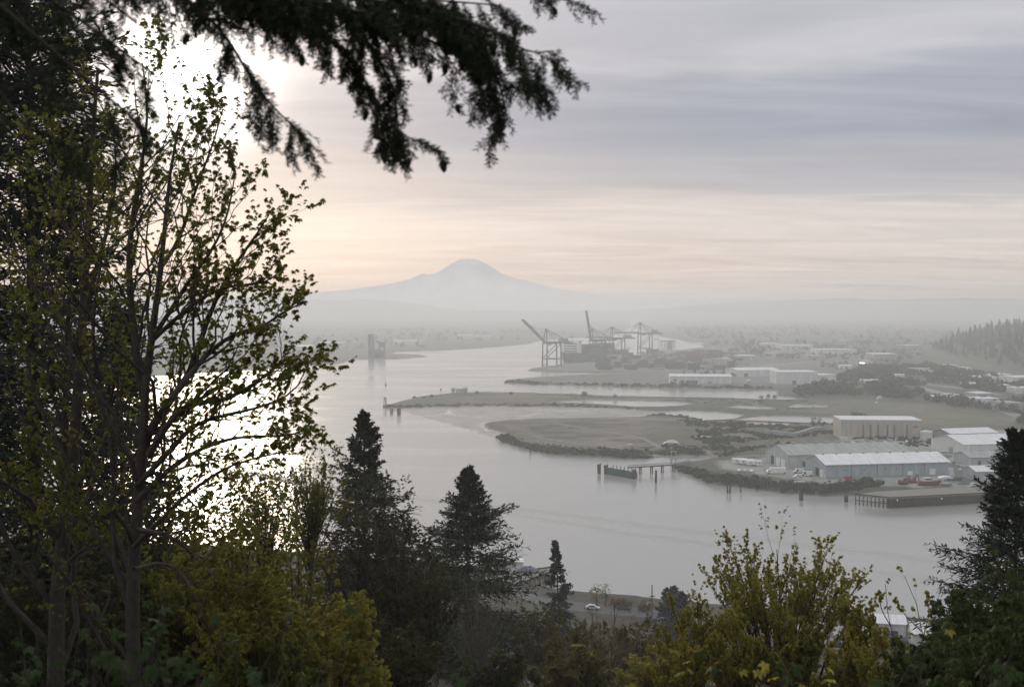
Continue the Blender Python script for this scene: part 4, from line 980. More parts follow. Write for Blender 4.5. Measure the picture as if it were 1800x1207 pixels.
# ================================================================== vegetation
def tubes(P_, Rr, s):
    N, K, _ = P_.shape
    T = unit(np.gradient(P_, axis=1)); m = unit(T.mean(1))
    ref = np.where(np.abs(m[:, 2:3]) > .85, np.array([[1., 0, 0]]), np.array([[0, 0, 1.]]))
    A = unit(np.cross(T, ref[:, None])); B = np.cross(T, A)
    g = 2*np.pi*np.arange(s)/s
    V = P_[:, :, None] + Rr[:, :, None, None]*(np.cos(g)[None, None, :, None]*A[:, :, None] + np.sin(g)[None, None, :, None]*B[:, :, None])
    n, k, j = np.meshgrid(np.arange(N), np.arange(K-1), np.arange(s), indexing='ij')
    a = n*K*s + k*s + j; b = n*K*s + k*s + (j+1) % s
    return V.reshape(-1, 3), np.stack([a, b, b+s, a+s], -1).reshape(-1, 4)
def resample(pts, K):
    p = np.asarray(pts, float)
    for _ in range(2):                                   # Chaikin
        q = np.empty((2*len(p)-2, 3)); q[0::2] = .75*p[:-1]+.25*p[1:]; q[1::2] = .25*p[:-1]+.75*p[1:]
        p = np.concatenate([p[:1], q, p[-1:]])
    d = np.concatenate([[0], np.cumsum(np.linalg.norm(np.diff(p, axis=0), axis=1))]); t = np.linspace(0, d[-1], K)
    return np.stack([np.interp(t, d, p[:, k]) for k in range(3)], 1)
def at_t(P_, Rr, t):
    """points, tangents, radii at parameters t (N,m) along polylines (N,K,3)"""
    N, K, _ = P_.shape; x = t*(K-1); i = np.clip(np.floor(x).astype(int), 0, K-2); f = (x-i)[..., None]; n = np.arange(N)[:, None]
    a, b = P_[n, i], P_[n, i+1]; r = Rr[n, i]*(1-f[..., 0]) + Rr[n, i+1]*f[..., 0]
    return a*(1-f)+b*f, unit(b-a), r
def spawn(r, P_, Rr, m, t0, t1, ang, lratio, K, up=.2, curv=.1, jit=.04, rr=.6, taper=.9, lmin=0):
    N = len(P_)
    t = t0+(t1-t0)*((np.arange(m)+r.random((N, m)))/m)
    p, T, rad = at_t(P_, Rr, t)
    L0 = np.linalg.norm(np.diff(P_, axis=1), axis=2).sum(1)[:, None]
    q = r.normal(size=(N, m, 3)); q = unit(q-(q*T).sum(-1, keepdims=True)*T)
    a = ang*(.65+.7*r.random((N, m)))[..., None]
    d = np.cos(a)*T+np.sin(a)*q; d[..., 2] += up; d = unit(d)
    L = np.maximum(L0*lratio*(1.2-.8*t)*(.55+.9*r.random((N, m))), lmin)
    s = np.linspace(0, 1, K)
    pts = p[:, :, None]+d[:, :, None]*(L[..., None]*s)[..., None]
    pts[..., 2] += curv*L[..., None]*s**2
    nz = np.cumsum(r.normal(size=(N, m, K, 3)), axis=2)*(L[..., None, None]*jit); nz -= nz[:, :, :1]
    pts = pts+nz
    R2 = rad[..., None]*rr*(1-taper*s)
    return pts.reshape(N*m, K, 3), R2.reshape(N*m, K)
def quads(C, Dv, Nv, L, Wd, fold=0.0):
    """one kite-shaped blade per row: centre line from C along Dv"""
    Dv = unit(Dv); S = unit(np.cross(Dv, Nv)); U = np.cross(S, Dv); L = np.asarray(L)[:, None]; Wd = np.asarray(Wd)[:, None]
    V = np.stack([C, C+Dv*L*.5+S*Wd*.5+U*Wd*fold, C+Dv*L, C+Dv*L*.5-S*Wd*.5+U*Wd*fold], 1)
    n = len(C); return V.reshape(-1, 3), np.arange(n*4).reshape(n, 4)
def rnd_dirs(r, n): return unit(r.normal(size=(n, 3)))

# ---------- conifers
def conifer(name, label, base, H, R0, seed, mat, group=None, spacing=.55, per=6, droop=.28, skirt=.025, dens=1.0, profile=None, top_ang=50, bot_ang=-8, fol=(.42,.13), cat='tree', trunk_r=None, lean=(0, 0), lowest=0.05):
    r = np.random.default_rng(seed); base = np.array(base, float)
    t = thing(name, label, cat, base, 0, group)
    tr = trunk_r or H*.011
    K = 10; zz = np.linspace(-.6, H, K); tp = np.stack([lean[0]*(zz/H)**2, lean[1]*(zz/H)**2, zz], 1)[None]
    rad = (tr*(1-.97*np.clip(zz/H, 0, 1)))[None]+.01
    link('trunk', qmesh('trunk', *tubes(tp, rad, 7), smooth=True), M['bark'], t)
    hs = []; z = H*lowest
    while z < H*.985:
        f = z/H
        for k in range(per + (1 if f < .5 else 0)): hs.append(z+r.uniform(-.5, .5)*spacing)
        z += spacing*(1.05-.6*f)
    hs = np.array(hs); f = np.clip(hs/H, 0, .995); n = len(hs)
    prof = profile or (lambda f: (1-f)**.85*np.clip((f+.12)/.22, .55, 1))
    L = R0*prof(f)*np.where(r.random(n) < .22, r.uniform(1.05, 1.42, n), r.uniform(.5, 1.0, n))+skirt*R0
    az = r.uniform(0, 2*np.pi, n); el = np.radians(bot_ang+(top_ang-bot_ang)*f**1.3)+r.normal(0, .1, n)
    d = np.stack([np.cos(az)*np.cos(el), np.sin(az)*np.cos(el), np.sin(el)], 1)
    K = 7; s = np.linspace(0, 1, K)
    st = np.stack([lean[0]*f**2, lean[1]*f**2, hs], 1)
    B = st[:, None]+d[:, None]*(L[:, None]*s)[..., None]
    dr = droop*(1-f)**.5
    B[..., 2] += L[:, None]*dr[:, None]*(-1.5*s**2+.95*s**3)
    B += np.cumsum(r.normal(size=B.shape), 1)*(L[:, None, None]*.012)
    BR = (.012*L+.008)[:, None]*(1-.9*s)
    link('branches', qmesh('branches', *tubes(B, BR, 3)), M['bark'], t)['kind'] = 'stuff'
    # side twigs in the plane of each branch
    m = max(5, int(12*dens)); tt = .16+.84*(np.arange(m)[None]+r.random((n, m)))/m
    p, T, _ = at_t(B, BR, tt)
    side = unit(np.cross(T, np.array([0, 0, 1.])))*np.where(np.arange(m) % 2, 1, -1)[None, :, None]
    a = np.radians(r.uniform(38, 68, (n, m)))[..., None]
    dd = np.cos(a)*T+np.sin(a)*side; dd[..., 2] += -.18+r.normal(0, .14, (n, m)); dd = unit(dd)
    TL = L[:, None]*(.48*(1.08-tt)+.07)*r.uniform(.6, 1.2, (n, m))
    c = 5; u = (np.arange(c)+.2)/c
    C = p[:, :, None]+dd[:, :, None]*(TL[..., None]*u)[..., None]; C = C+r.normal(size=C.shape)*TL[..., None, None]*.05
    C[..., 2] -= TL[..., None]*u**2*.12
    Dv = dd[:, :, None]+r.normal(size=C.shape)*.38
    LL = np.clip(TL[..., None]*.55, fol[0]*.45, fol[0]*1.5)*r.uniform(.7, 1.25, C.shape[:3]); WW = fol[1]*r.uniform(.6, 1.2, C.shape[:3])
    Nv = np.array([0, 0, 1.])+r.normal(size=C.shape)*.55
    q1 = quads(C.reshape(-1, 3), Dv.reshape(-1, 3), Nv.reshape(-1, 3), LL.ravel(), WW.ravel(), .1)
    m2 = max(5, int(8*dens)); t2 = .25+.72*(np.arange(m2)[None]+r.random((n, m2)))/m2; p2, T2, _ = at_t(B, BR, t2)
    D2 = T2+r.normal(size=T2.shape)*.45
    q2 = quads(p2.reshape(-1, 3), D2.reshape(-1, 3), rnd_dirs(r, n*m2), np.full(n*m2, fol[0]*.85), np.full(n*m2, fol[1]*1.1), .1)
    V, F = join([q1, q2])
    link('crown', qmesh('crown', V, F), mat, t)['kind'] = 'stuff'
    return t
def cone_from_px(name, label, top, d, R0, seed, mat, **k):
    p = D(*top, d); b = hz(p[0], d); return conifer(name, label, (p[0], d, b), p[2]-b, R0, seed, mat, **k)

# ---------- broadleaf
def leaf_shape():
    """a palmate leaf: three to five pointed lobes, a little cupped; unit length along +x from the stalk"""
    V = []; F = []
    for a, l, w in ((0, 1.0, .42), (.85, .78, .36), (-.85, .78, .36), (1.75, .45, .26), (-1.75, .45, .26)):
        ca, sa = math.cos(a), math.sin(a); n = len(V)
        for x, y, z in ((0, 0, 0), (.5*l, -w/2, -.03), (l, 0, -.22*l), (.5*l, w/2, -.03)): V.append((x*ca-y*sa, x*sa+y*ca, z))
        F.append((n, n+1, n+2, n+3))
    return np.array(V, float), np.array(F)
LEAF = leaf_shape()
def leaf_cluster(seed, n, size, drop):
    r = np.random.default_rng(seed); parts = []
    for i in range(n):
        yaw = 2*math.pi*(i+r.uniform(-.3, .3))/n; pit = drop*r.uniform(.5, 1.3); k = size*r.uniform(.7, 1.15)
        V = LEAF[0]*k; x, y, z = V.T
        x2 = x*math.cos(pit)+z*math.sin(pit); z2 = -x*math.sin(pit)+z*math.cos(pit); x2 = x2+size*.25
        parts.append((np.stack([x2*math.cos(yaw)-y*math.sin(yaw), x2*math.sin(yaw)+y*math.cos(yaw), z2+size*r.uniform(-.1, .25)], 1), LEAF[1]))
    return join(parts)
def scatter(r, tmpl, C, sc):
    """copies of template meshes at points C, random heading, joined"""
    parts = []; ids = r.integers(0, len(tmpl), len(C))
    for k, (V, F) in enumerate(tmpl):
        c = C[ids == k]; s = sc[ids == k]
        if not len(c): continue
        a = r.uniform(0, 2*np.pi, len(c)); ca, sa = np.cos(a)[:, None], np.sin(a)[:, None]; tl = r.normal(0, .3, (2, len(c), 1))
        x, y, z = V.T[:, None, :]; X = x*ca-y*sa; Y = x*sa+y*ca; Zz = z+X*tl[0]+Y*tl[1]
        W_ = np.stack([X, Y, Zz], -1)*s[:, None, None]+c[:, None]
        parts.append((W_.reshape(-1, 3), (F[None]+np.arange(len(c))[:, None, None]*len(V)).reshape(-1, F.shape[1])))
    return join(parts)
CL_ME = {}
def cluster_meshes(key, mat, size, drop, n=6):
    if key not in CL_ME:
        CL_ME[key] = []
        for s in range(4):
            V, F = leaf_cluster(s+len(CL_ME)*10, n-s % 3, size*(.8+.15*s), drop); me = qmesh('leaf_cluster', V, F); me.materials.append(mat); CL_ME[key].append((me, (V, F)))
    return CL_ME[key]
def broadleaf(name, label, limbs, radii, base, seed, bark, leafm, levels, leaf, K=10, cat='tree', group=None, singles=0, limb_objs=True, eye=(0, 0, CAM_H), sc=(.75, 1.25)):
    """limbs: world polylines (first is the trunk); levels: spawn settings; leaf = (key, size, drop, n per twig, t0)"""
    r = np.random.default_rng(seed); base = np.array(base, float); t = thing(name, label, cat, base, 0, group)
    Lp = np.stack([resample(np.asarray(l)-base, K) for l in limbs]); f = np.linspace(0, 1, K)
    Lr = np.stack([a*(1-f)+b*f for a, b in radii])
    for i in range(len(Lp)):
        link('trunk' if i == 0 else 'limb', qmesh('limb', *tubes(Lp[i:i+1], Lr[i:i+1], 7), smooth=True), bark, t)
    P_, R2 = Lp, Lr; wood = []
    for lv in levels:
        P_, R2 = spawn(r, P_, R2, **lv); R2 = np.maximum(R2, lv.get('rr', .6)*0+.0012*leaf[1]/.1); wood.append(tubes(P_, R2, 4 if lv is levels[0] else 3))
    V, F = join(wood); link('twigs', qmesh('twigs', V, F), bark, t)['kind'] = 'stuff'
    key, size, drop, npt, t0 = leaf
    N = len(P_); tt = np.concatenate([t0+(1-t0)*r.random((N, max(npt-1, 0))), np.ones((N, 1))], 1)
    C, _, _ = at_t(P_, R2, np.minimum(tt, .999)); C = C.reshape(-1, 3); C = C[r.random(len(C)) < .93]
    ms = cluster_meshes(key, leafm, size, drop); s = r.uniform(*sc, len(C))
    if singles:
        # clusters the photograph lets one pick out: outermost against sky and water, nearest first
        w = C+base-np.array(eye); dd = np.linalg.norm(w, axis=1); pick = np.argsort(dd/s + r.random(len(C))*dd.mean()*.15)[:singles]; mask = np.ones(len(C), bool); mask[pick] = False
        for i in pick:
            o = link('leaf_cluster', ms[int(r.integers(0, 4))][0], None, t, C[i]); o.scale = (s[i],)*3; o.rotation_euler = (r.normal(0, .25), r.normal(0, .25), r.uniform(0, 6.28))
        C, s = C[mask], s[mask]
    V, F = scatter(r, [m[1] for m in ms], C, s)
    link('leaves', qmesh('leaves', V, F), leafm, t)['kind'] = 'stuff'
    return t
def PX(pts, d, wob=0, seed=0):
    r = np.random.default_rng(seed); return [D(x, y, d+(dd[0] if dd else r.uniform(-wob, wob))) for x, y, *dd in pts]

# ================================================================== the two big trees on the left
def left_maples():
    PX0 = PX
    def trim(pts, d_, *a):                     # the twigs carry on past each limb's end, so the limbs stop short of the outline
        q = [(x if x < 300 else 300+(x-300)*.84, *r_) for x, *r_ in pts]; return PX0(q, d_, *a)
    lv = [dict(m=15, t0=.10, t1=.98, ang=.66, lratio=.35, K=7, up=.25, curv=.12, jit=.03, rr=.5), dict(m=9, t0=.2, t1=1, ang=.75, lratio=.38, K=5, up=.18, curv=.15, jit=.05, rr=.55, lmin=.25)]
    b = D(235, 1130, 21); base = (b[0], b[1], hz(b[0], b[1]))
    limbs = [[base]+trim([(232,1080),(236,960),(246,850),(252,760),(254,690),(266,600),(282,480),(292,380),(300,290),(318,215)], 21),
        trim([(248,840),(252,780),(276,735),(312,690),(345,650),(362,600),(385,545),(420,480),(470,425),(505,378)], 21, .5, 1),
        trim([(254,700),(240,630),(233,560),(225,470),(232,380),(248,300),(262,200),(250,110)], 21.4, .3, 2),
        trim([(300,702),(345,652),(388,612),(436,585),(490,575),(545,545),(576,531)], 20.2, .4, 3),
        trim([(262,800),(300,735),(330,712),(370,706),(430,700),(500,660),(552,622),(585,640)], 20.4, .4, 4),
        trim([(240,880),(285,835),(335,800),(400,775),(470,765),(540,768),(594,752)], 20.6, .5, 5),
        trim([(244,850),(300,790),(352,742),(420,728),(490,716),(560,690),(582,650)], 20.8, .5, 6),
        trim([(270,590),(305,540),(340,490),(388,440),(420,380),(436,300)], 21.2, .5, 7),
        trim([(283,470),(320,420),(345,350),(372,290),(390,250),(410,190)], 21.4, .5, 8),
        trim([(266,600),(310,560),(368,520),(430,500),(500,500),(535,470)], 20.8, .5, 9),
        trim([(236,960),(290,905),(360,850),(430,815),(500,800),(560,790)], 20.3, .4, 10),
        trim([(238,930),(300,940),(352,975),(395,1020),(440,1060),(500,1075)], 19.5, .4, 11),
        trim([(236,1000),(300,985),(345,1030),(372,1090),(400,1160)], 19.3, .4, 12),
        trim([(245,830),(205,760),(180,690),(160,600),(170,500),(190,400),(200,300)], 21.8, .4, 13),
        trim([(233,1040),(180,960),(150,900),(90,850),(30,800)], 21.5, .4, 14)]
    rad = [(.17,.02),(.10,.012),(.085,.012),(.06,.01),(.07,.01),(.065,.01),(.06,.01),(.05,.01),(.045,.009),(.05,.01),(.055,.01),(.045,.01),(.04,.01),(.06,.01),(.05,.01)]
    broadleaf('maple_tree', 'big spreading maple with small yellow-green spring leaves, its limbs reaching right over the water', limbs, rad, base, 21, M['bark'], M['maple'], lv, ('maple', .054, .75, 5, .25), K=14, singles=300)
    b = D(95, 1130, 23); base = (b[0], b[1], hz(b[0], b[1]))
    limbs = [[base]+PX([(98,1080),(108,960),(125,860),(132,760),(142,620),(150,480),(158,360),(163,240),(172,120)], 23),
        PX([(110,940),(114,820),(116,700),(118,600),(124,480),(130,380),(128,260)], 23.4, .3, 1), PX([(146,560),(170,470),(196,380),(206,300),(196,200)], 23, .4, 2),
        PX([(128,830),(90,760),(60,690),(40,600),(20,520)], 23.2, .4, 3), PX([(124,880),(165,800),(190,730),(205,650),(215,560)], 22.6, .4, 4),
        PX([(110,960),(60,900),(30,860),(-20,840)], 22.8, .4, 5), PX([(150,480),(120,420),(100,340),(90,280),(70,210)], 23, .4, 6), PX([(104,1000),(150,960),(190,950),(220,980)], 22, .4, 7)]
    rad = [(.20,.03),(.09,.02),(.06,.01),(.06,.01),(.06,.01),(.05,.01),(.05,.01),(.04,.01)]
    lv2 = [dict(m=14, t0=.12, t1=.98, ang=.75, lratio=.36, K=6, up=.2, curv=.1, jit=.03, rr=.45), dict(m=7, t0=.25, t1=1, ang=.8, lratio=.42, K=4, up=.1, curv=.1, jit=.05, rr=.5, lmin=.25)]
    broadleaf('maple_tree', 'straight dark maple trunk at the far left, half hidden in deep shade and fir boughs', limbs, rad, base, 22, M['bark'], M['maple'], lv2, ('maple', .058, .75, 4, .3), K=12)
left_maples()

# ================================================================== firs
FIRSHAPE = lambda f: (1-f)**.8*np.clip((f+.25)/.35, .6, 1)
cone_from_px('fir_tree', 'tall dark fir left of the centre, rising above the olive thicket against the water', (640,722), 112, 7.4, 31, M['fir'], spacing=.85, profile=lambda f: np.minimum((1-f)*1.7, 1), fol=(.6,.2), dens=1.5)
cone_from_px('fir_tree', 'broad symmetrical dark fir in the centre foreground with a pointed top', (822,822), 128, 9.6, 32, M['fir'], spacing=.72, profile=lambda f: np.minimum((1-f)*1.6, 1), fol=(.6,.2), dens=1.6, top_ang=40)
cone_from_px('spruce_tree', 'thin shaggy drooping conifer by the near shore dock, its top bent', (984,953), 205, 6.6, 33, M['fir_blue'], spacing=1.0, per=5, droop=.75, profile=lambda f: (1-f)**.95*(.78+.22*np.sin(f*31)**2), fol=(.8,.26), dens=1.3, lean=(-.9, 0), bot_ang=-20)
for i, (x, y, d, R0, w) in enumerate(((1172,1036,300,5.6,'leftmost of three'),(1184,1031,305,5.2,'tallest, in the middle of three'),(1200,1042,296,5.8,'rightmost of three'))):
    cone_from_px('fir_tree', 'small dark fir beside the utility pole, '+w, (x, y), d, R0, 40+i, M['fir_blue'], spacing=.9, profile=lambda f: (1-f)**.6, fol=(.8,.35), dens=.8, group='small firs beside the utility pole')
cone_from_px('fir_tree', 'large ragged dark fir standing at the right edge of the view', (1788,752), 58, 6.0, 35, M['fir'], spacing=.55, profile=lambda f: (1-f)**.8*np.clip((f+.3)/.4, .6, 1), fol=(.30,.085), dens=2.6, per=7)
cone_from_px('fir_tree', 'dense dark fir filling the left edge behind the maple trunks', (46,-260), 44, 6.0, 36, M['fir'], spacing=.55, profile=lambda f: (1-f)**.5, fol=(.42,.12), dens=1.5, per=7)
cone_from_px('fir_tree', 'dark young fir seen through the limbs of the spreading maple', (212,545), 52, 4.2, 37, M['fir'], spacing=.55, profile=lambda f: (1-f)**.6, fol=(.5,.16), dens=1.1)

# ---- the near fir whose boughs hang across the top of the view
def near_fir():
    r = np.random.default_rng(77)
    b = D(-1500, 300, 6.2); bz = hz(b[0], b[1]); t = thing('fir_tree', 'near fir whose drooping cone-hung boughs cross the top of the view', 'tree', (b[0], b[1], bz)); base = np.array([b[0], b[1], bz])
    zz = np.linspace(-.5, 150.5-bz, 12); link('trunk', qmesh('trunk', *tubes(np.stack([zz*0, zz*0, zz], 1)[None], (.42*(1-.9*zz/zz[-1]))[None], 10), True), M['bark_dark'], t)
    top = 127-bz
    def from_trunk(z): return base+np.array([0, 0, z])
    boughs = [ # limb in pixels + distance, twig spread
        ([(-700,-330,6.1),(-200,-150,6.0),(150,-60,5.9),(400,-45,5.8),(640,-40,5.8),(840,-14,5.8),(940,-4,5.8),(1000,0,5.8)], 34, .30, .60),
        ([(420,-48,5.8),(560,5,5.7),(680,40,5.6),(790,85,5.6),(860,140,5.6),(890,158,5.6),(928,150,5.6)], 27, .22, .60),
        ([(300,-40,5.9),(430,10,5.8),(560,50,5.7),(620,110,5.7),(660,170,5.7),(690,230,5.7),(728,246,5.7)], 26, .21, .5),
        ([(120,-60,5.9),(300,-20,5.9),(390,50,5.8),(430,120,5.8),(470,180,5.8),(535,240,5.8)], 24, .22, .5),
        ([(340,-60,5.5),(480,-20,5.5),(600,20,5.4),(700,25,5.4),(760,40,5.4)], 22, .22, .5),
        ([(480,-50,6.1),(600,-10,6.1),(700,10,6.1),(800,40,6.1),(850,50,6.1)], 20, .22, .5),
        ([(330,-60,6.2),(420,-10,6.2),(500,30,6.2),(560,60,6.2),(580,80,6.2)], 17, .20, .5),
        ([(700,-50,6.0),(790,30,6.0),(850,90,6.0),(880,150,6.0),(890,200,6.0)], 18, .24, .5),
        ([(560,0,5.9),(640,60,5.9),(680,130,5.9),(700,180,5.9),(690,250,5.9)], 14, .22, .5),
        ([(640,-35,5.7),(760,20,5.5),(860,50,5.4),(930,95,5.4),(965,90,5.4)], 24, .22, .55),
        ([(200,-60,5.6),(420,-30,5.6),(600,-10,5.6),(760,0,5.6),(880,10,5.6)], 22, .22, .55),
        ([(-700,-240,4.6),(-240,-120,4.5),(-60,-40,4.5),(60,60,4.5),(140,130,4.5),(210,200,4.5),(262,232,4.5)], 44, .30, .7),
        ([(-700,-300,4.8),(-200,-160,4.7),(0,-60,4.7),(120,20,4.7),(200,80,4.7),(270,130,4.7)], 44, .30, .7),
        ([(-500,-200,4.3),(-200,-60,4.3),(-80,60,4.3),(0,150,4.3),(50,230,4.3)], 36, .3, .7),
        ([(-500,-300,5.0),(-100,-140,5.0),(60,-70,5.0),(150,-40,5.0),(210,-10,5.0),(240,40,5.0)], 24, .24, .6)]
    for i, (pts, m, lr, droop) in enumerate(boughs):
        w = [D(*q) for q in pts]
        if pts[0][0] < -400: w = [from_trunk(min(top, w[0][2]-bz+.4+.2*i))]+w
        Lp = resample(np.array(w)-base, 20)[None]; f = np.linspace(0, 1, 20); Lr = ((.034 if pts[0][0] < -400 else .014)*(1-.9*f)+.002)[None]
        vis = .35 if pts[0][0] < -400 else .08
        P1, R1 = spawn(r, Lp, Lr, m=m, t0=vis, t1=.995, ang=.75, lratio=1, K=6, up=-.35, curv=-.35, jit=.02, rr=.45)
        # branchlet length: fixed real size rather than a share of the limb
        L1 = np.linalg.norm(np.diff(P1, axis=1), axis=2).sum(1); k = (r.uniform(.55, 1.3, len(P1))*lr/L1)[:, None, None]; P1 = P1[:, :1]+(P1-P1[:, :1])*k
        P2, R2 = spawn(r, P1, R1, m=10, t0=.1, t1=1, ang=.85, lratio=.42, K=5, up=-.3, curv=-.3, jit=.03, rr=.6, lmin=.05)
        R1 = np.maximum(R1, .0018); R2 = np.maximum(R2, .0012)
        bo = link('bough', qmesh('bough', *join([tubes(Lp, Lr, 7), tubes(P1, R1, 4), tubes(P2, R2, 3)])), M['bark_dark'], t)
        Q = []
        for Pp, Rr, per, nl in ((P2, R2, 40, .026), (P1, R1, 80, .026)):
            tt = (np.arange(per)[None]+r.random((len(Pp), per)))/per; c, T, _ = at_t(Pp, Rr, np.minimum(tt, .999)); q = r.normal(size=c.shape); q = unit(q-(q*T).sum(-1, keepdims=True)*T)
            d = unit(q*.85+T*.65); d[..., 2] *= .8; n = c.size//3
            Q.append(quads(c.reshape(-1, 3), d.reshape(-1, 3), rnd_dirs(r, n), r.uniform(.7, 1.3, n)*nl, np.full(n, .0058), .0))
        link('needles', qmesh('needles', *join(Q)), M['fir_near'], bo)['kind'] = 'stuff'
        if i in (0, 1, 2, 4, 5, 10):
            me = cone_me; ends = P1[r.permutation(len(P1))[:14], -1]
            for e in ends:
                o = link('cone', me, M['bark_dark'], bo, e); o.rotation_euler = (r.normal(0, .25), r.normal(0, .25), r.uniform(0, 6)); o.scale = (r.uniform(.7, 1.1),)*3
def fir_cone():
    V = []; F = []; prof = [(.004, 0), (.013, -.008), (.018, -.024), (.017, -.04), (.011, -.056), (.003, -.064)]; n = 7
    for k, (a, z) in enumerate(prof):
        for j in range(n): g = 2*math.pi*(j+.5*(k % 2))/n; V.append((a*math.cos(g), a*math.sin(g), z))
    for k in range(len(prof)-1):
        for j in range(n): F.append((k*n+j, k*n+(j+1) % n, (k+1)*n+(j+1) % n, (k+1)*n+j))
    me = bpy.data.meshes.new('cone'); me.from_pydata(V, [], F); return me
cone_me = fir_cone()
near_fir()

# ================================================================== thickets, bushes and small trees on the slope
def bush(name, label, px, d, h, w, seed, bark, leafm, leaf, stems=9, lv=None, cat='tree', base_r=.05, erect=.75, ground=None, singles=0, K=8, group=None, sc=(.75, 1.25), spread=0.0):
    """many-stemmed crown: px is the middle of its top"""
    r = np.random.default_rng(seed); top = D(*px, d); g = hz(top[0], d) if ground is None else ground
    zb = max(g, top[2]-h); base = np.array([top[0], d, g-.2]); limbs = []; rad = []
    limbs.append([base, base+(0, 0, max(.5, (zb-g)*.6)), (top[0], d, zb+.35*(top[2]-zb)), (top[0]+r.normal(0, .1)*w, d, top[2])]); rad.append((base_r*1.5, .012))
    H = top[2]-zb
    for i in range(stems):
        a = 2*math.pi*(i+r.uniform(-.3, .3))/stems; q = r.uniform(.3, 1.0)**.8; e = np.array([math.cos(a)*w*q, math.sin(a)*w*q*.9, H*(1-.42*q**2)*r.uniform(.78, 1.1)])
        s0 = np.array([top[0], d, zb+H*r.uniform(0, .12)])+spread*e*np.array([1, 1, 0]); e = e-spread*e*np.array([1, 1, 0]); mid = s0+e*np.array([.5*(1-erect*.5), .5*(1-erect*.5), .5])
        limbs.append([s0, s0*.5+mid*.5+np.array([0, 0, H*.02]), mid, s0+e]); rad.append((base_r, .008))
    lv = lv or [dict(m=8, t0=.25, t1=.98, ang=.5, lratio=.38, K=5, up=.25, curv=.1, jit=.03, rr=.5), dict(m=5, t0=.3, t1=1, ang=.6, lratio=.42, K=4, up=.2, curv=.1, jit=.04, rr=.6, lmin=.15)]
    return broadleaf(name, label, limbs, rad, base, seed, bark, leafm, lv, leaf, K=K, cat=cat, singles=singles, group=group, sc=sc)
# golden maple on the right
GOLD = [dict(m=13, t0=.2, t1=.99, ang=.42, lratio=.34, K=5, up=.35, curv=.12, jit=.02, rr=.5), dict(m=6, t0=.3, t1=1, ang=.45, lratio=.40, K=4, up=.3, curv=.1, jit=.03, rr=.6, lmin=.18)]
bush('maple_tree', 'rounded golden-green maple with many upright stems in the right foreground', (1375,965), 36, 4.2, 3.0, 51, M['bark'], M['maple_gold'], ('gold', .062, .8, 3, .35), stems=34, lv=GOLD, base_r=.045, erect=1.0, singles=300, K=9, spread=.42)
bush('maple_tree', 'lower golden maple clump at the left foot of the rounded golden maple', (1232,1060), 35, 3.2, 1.4, 52, M['bark'], M['maple_gold'], ('gold', .062, .8, 4, .3), stems=12, lv=GOLD, base_r=.035, erect=.9)
bush('maple_tree', 'low yellow-green maple sprouts right of the rounded golden maple, before white roofs', (1505,1085), 33, 2.4, .9, 53, M['bark'], M['maple_gold'], ('gold', .062, .8, 3, .3), stems=9, lv=GOLD, base_r=.03, erect=.9)
for i, (x, y, d_, w, lab) in enumerate(((1290,1105,30,1.0,'low golden maple growth under the left side of the rounded golden maple'),(1400,1125,29,1.1,'low golden maple growth under the middle of the rounded golden maple'),(1490,1130,28,.9,'low golden maple growth under the right side of the rounded golden maple'),(1560,1150,27,.8,'low golden maple growth at the foot of the saplings'),(1195,1150,30,1.0,'low golden maple growth farthest left of the golden maple clump'))):
    bush('maple_bush', lab, (x, y), d_, 3, w, 55+i*11, M['bark'], M['maple_gold' if i != 1 else 'maple'], ('gold', .062, .8, 4, .2) if i != 1 else ('b_maple', .075, .7, 4, .2), stems=14, lv=GOLD, base_r=.03, cat='bush')
def sapling(label, pts, d, seed, group=None):
    limbs = []; b = D(pts[0][0][0], pts[0][0][1], d); base = (b[0], d, hz(b[0], d)-.1)
    for i, p in enumerate(pts): limbs.append(([base] if i == 0 else [])+PX(p, d, .1, seed+i))
    lv = [dict(m=6, t0=.45, t1=.99, ang=.5, lratio=.16, K=4, up=.35, curv=.1, jit=.02, rr=.4), dict(m=2, t0=.5, t1=1, ang=.4, lratio=.5, K=3, up=.2, curv=0, jit=.02, rr=.6, lmin=.08)]
    broadleaf('sapling', label, limbs, [(.028,.006)]+[(.016,.005)]*(len(pts)-1), base, seed, M['bark_red'], M['maple_gold'], lv, ('gold', .062, .8, 2, .4), cat='sapling', K=8)
sapling('slender sparse sapling with two forked stems standing against the water before the right fir', [[(1622,1185),(1622,1100),(1612,1060),(1596,1030),(1590,1012)],[(1621,1110),(1590,1080),(1574,1055)],[(1622,1120),(1634,1080),(1628,1045)]], 28, 61)
sapling('thin crooked sapling just right of the rounded golden maple', [[(1590,1190),(1572,1130),(1560,1080),(1556,1025)],[(1566,1100),(1548,1070),(1545,1040)]], 28.5, 65)
sapling('short sapling leaning right beside the lower boughs of the right fir', [[(1640,1180),(1650,1120),(1636,1075),(1628,1048)]], 27, 68)
# middle thickets
OLV = [dict(m=10, t0=.2, t1=.99, ang=.5, lratio=.36, K=5, up=.25, curv=.1, jit=.03, rr=.5), dict(m=7, t0=.25, t1=1, ang=.6, lratio=.42, K=4, up=.15, curv=.1, jit=.05, rr=.6, lmin=.2)]
bush('thicket_tree', 'large rounded olive tree with fine twigs below the tall fir', (660,890), 58, 10, 3.6, 71, M['bark_grey'], M['olive'], ('olive', .085, .5, 4, .2), stems=32, lv=OLV, base_r=.07)
bush('thicket_tree', 'dark olive tree just left of the broad central fir', (725,985), 52, 8, 2.2, 72, M['bark_grey'], M['olive'], ('olive', .085, .5, 4, .2), stems=22, lv=OLV, base_r=.06)
bush('thicket_tree', 'airy twiggy tree with sparse leaves against the water left of the tall fir', (545,812), 48, 5.5, 1.9, 73, M['bark'], M['maple'], ('thin', .06, .6, 3, .3), stems=18, lv=GOLD, base_r=.035, erect=1.0)
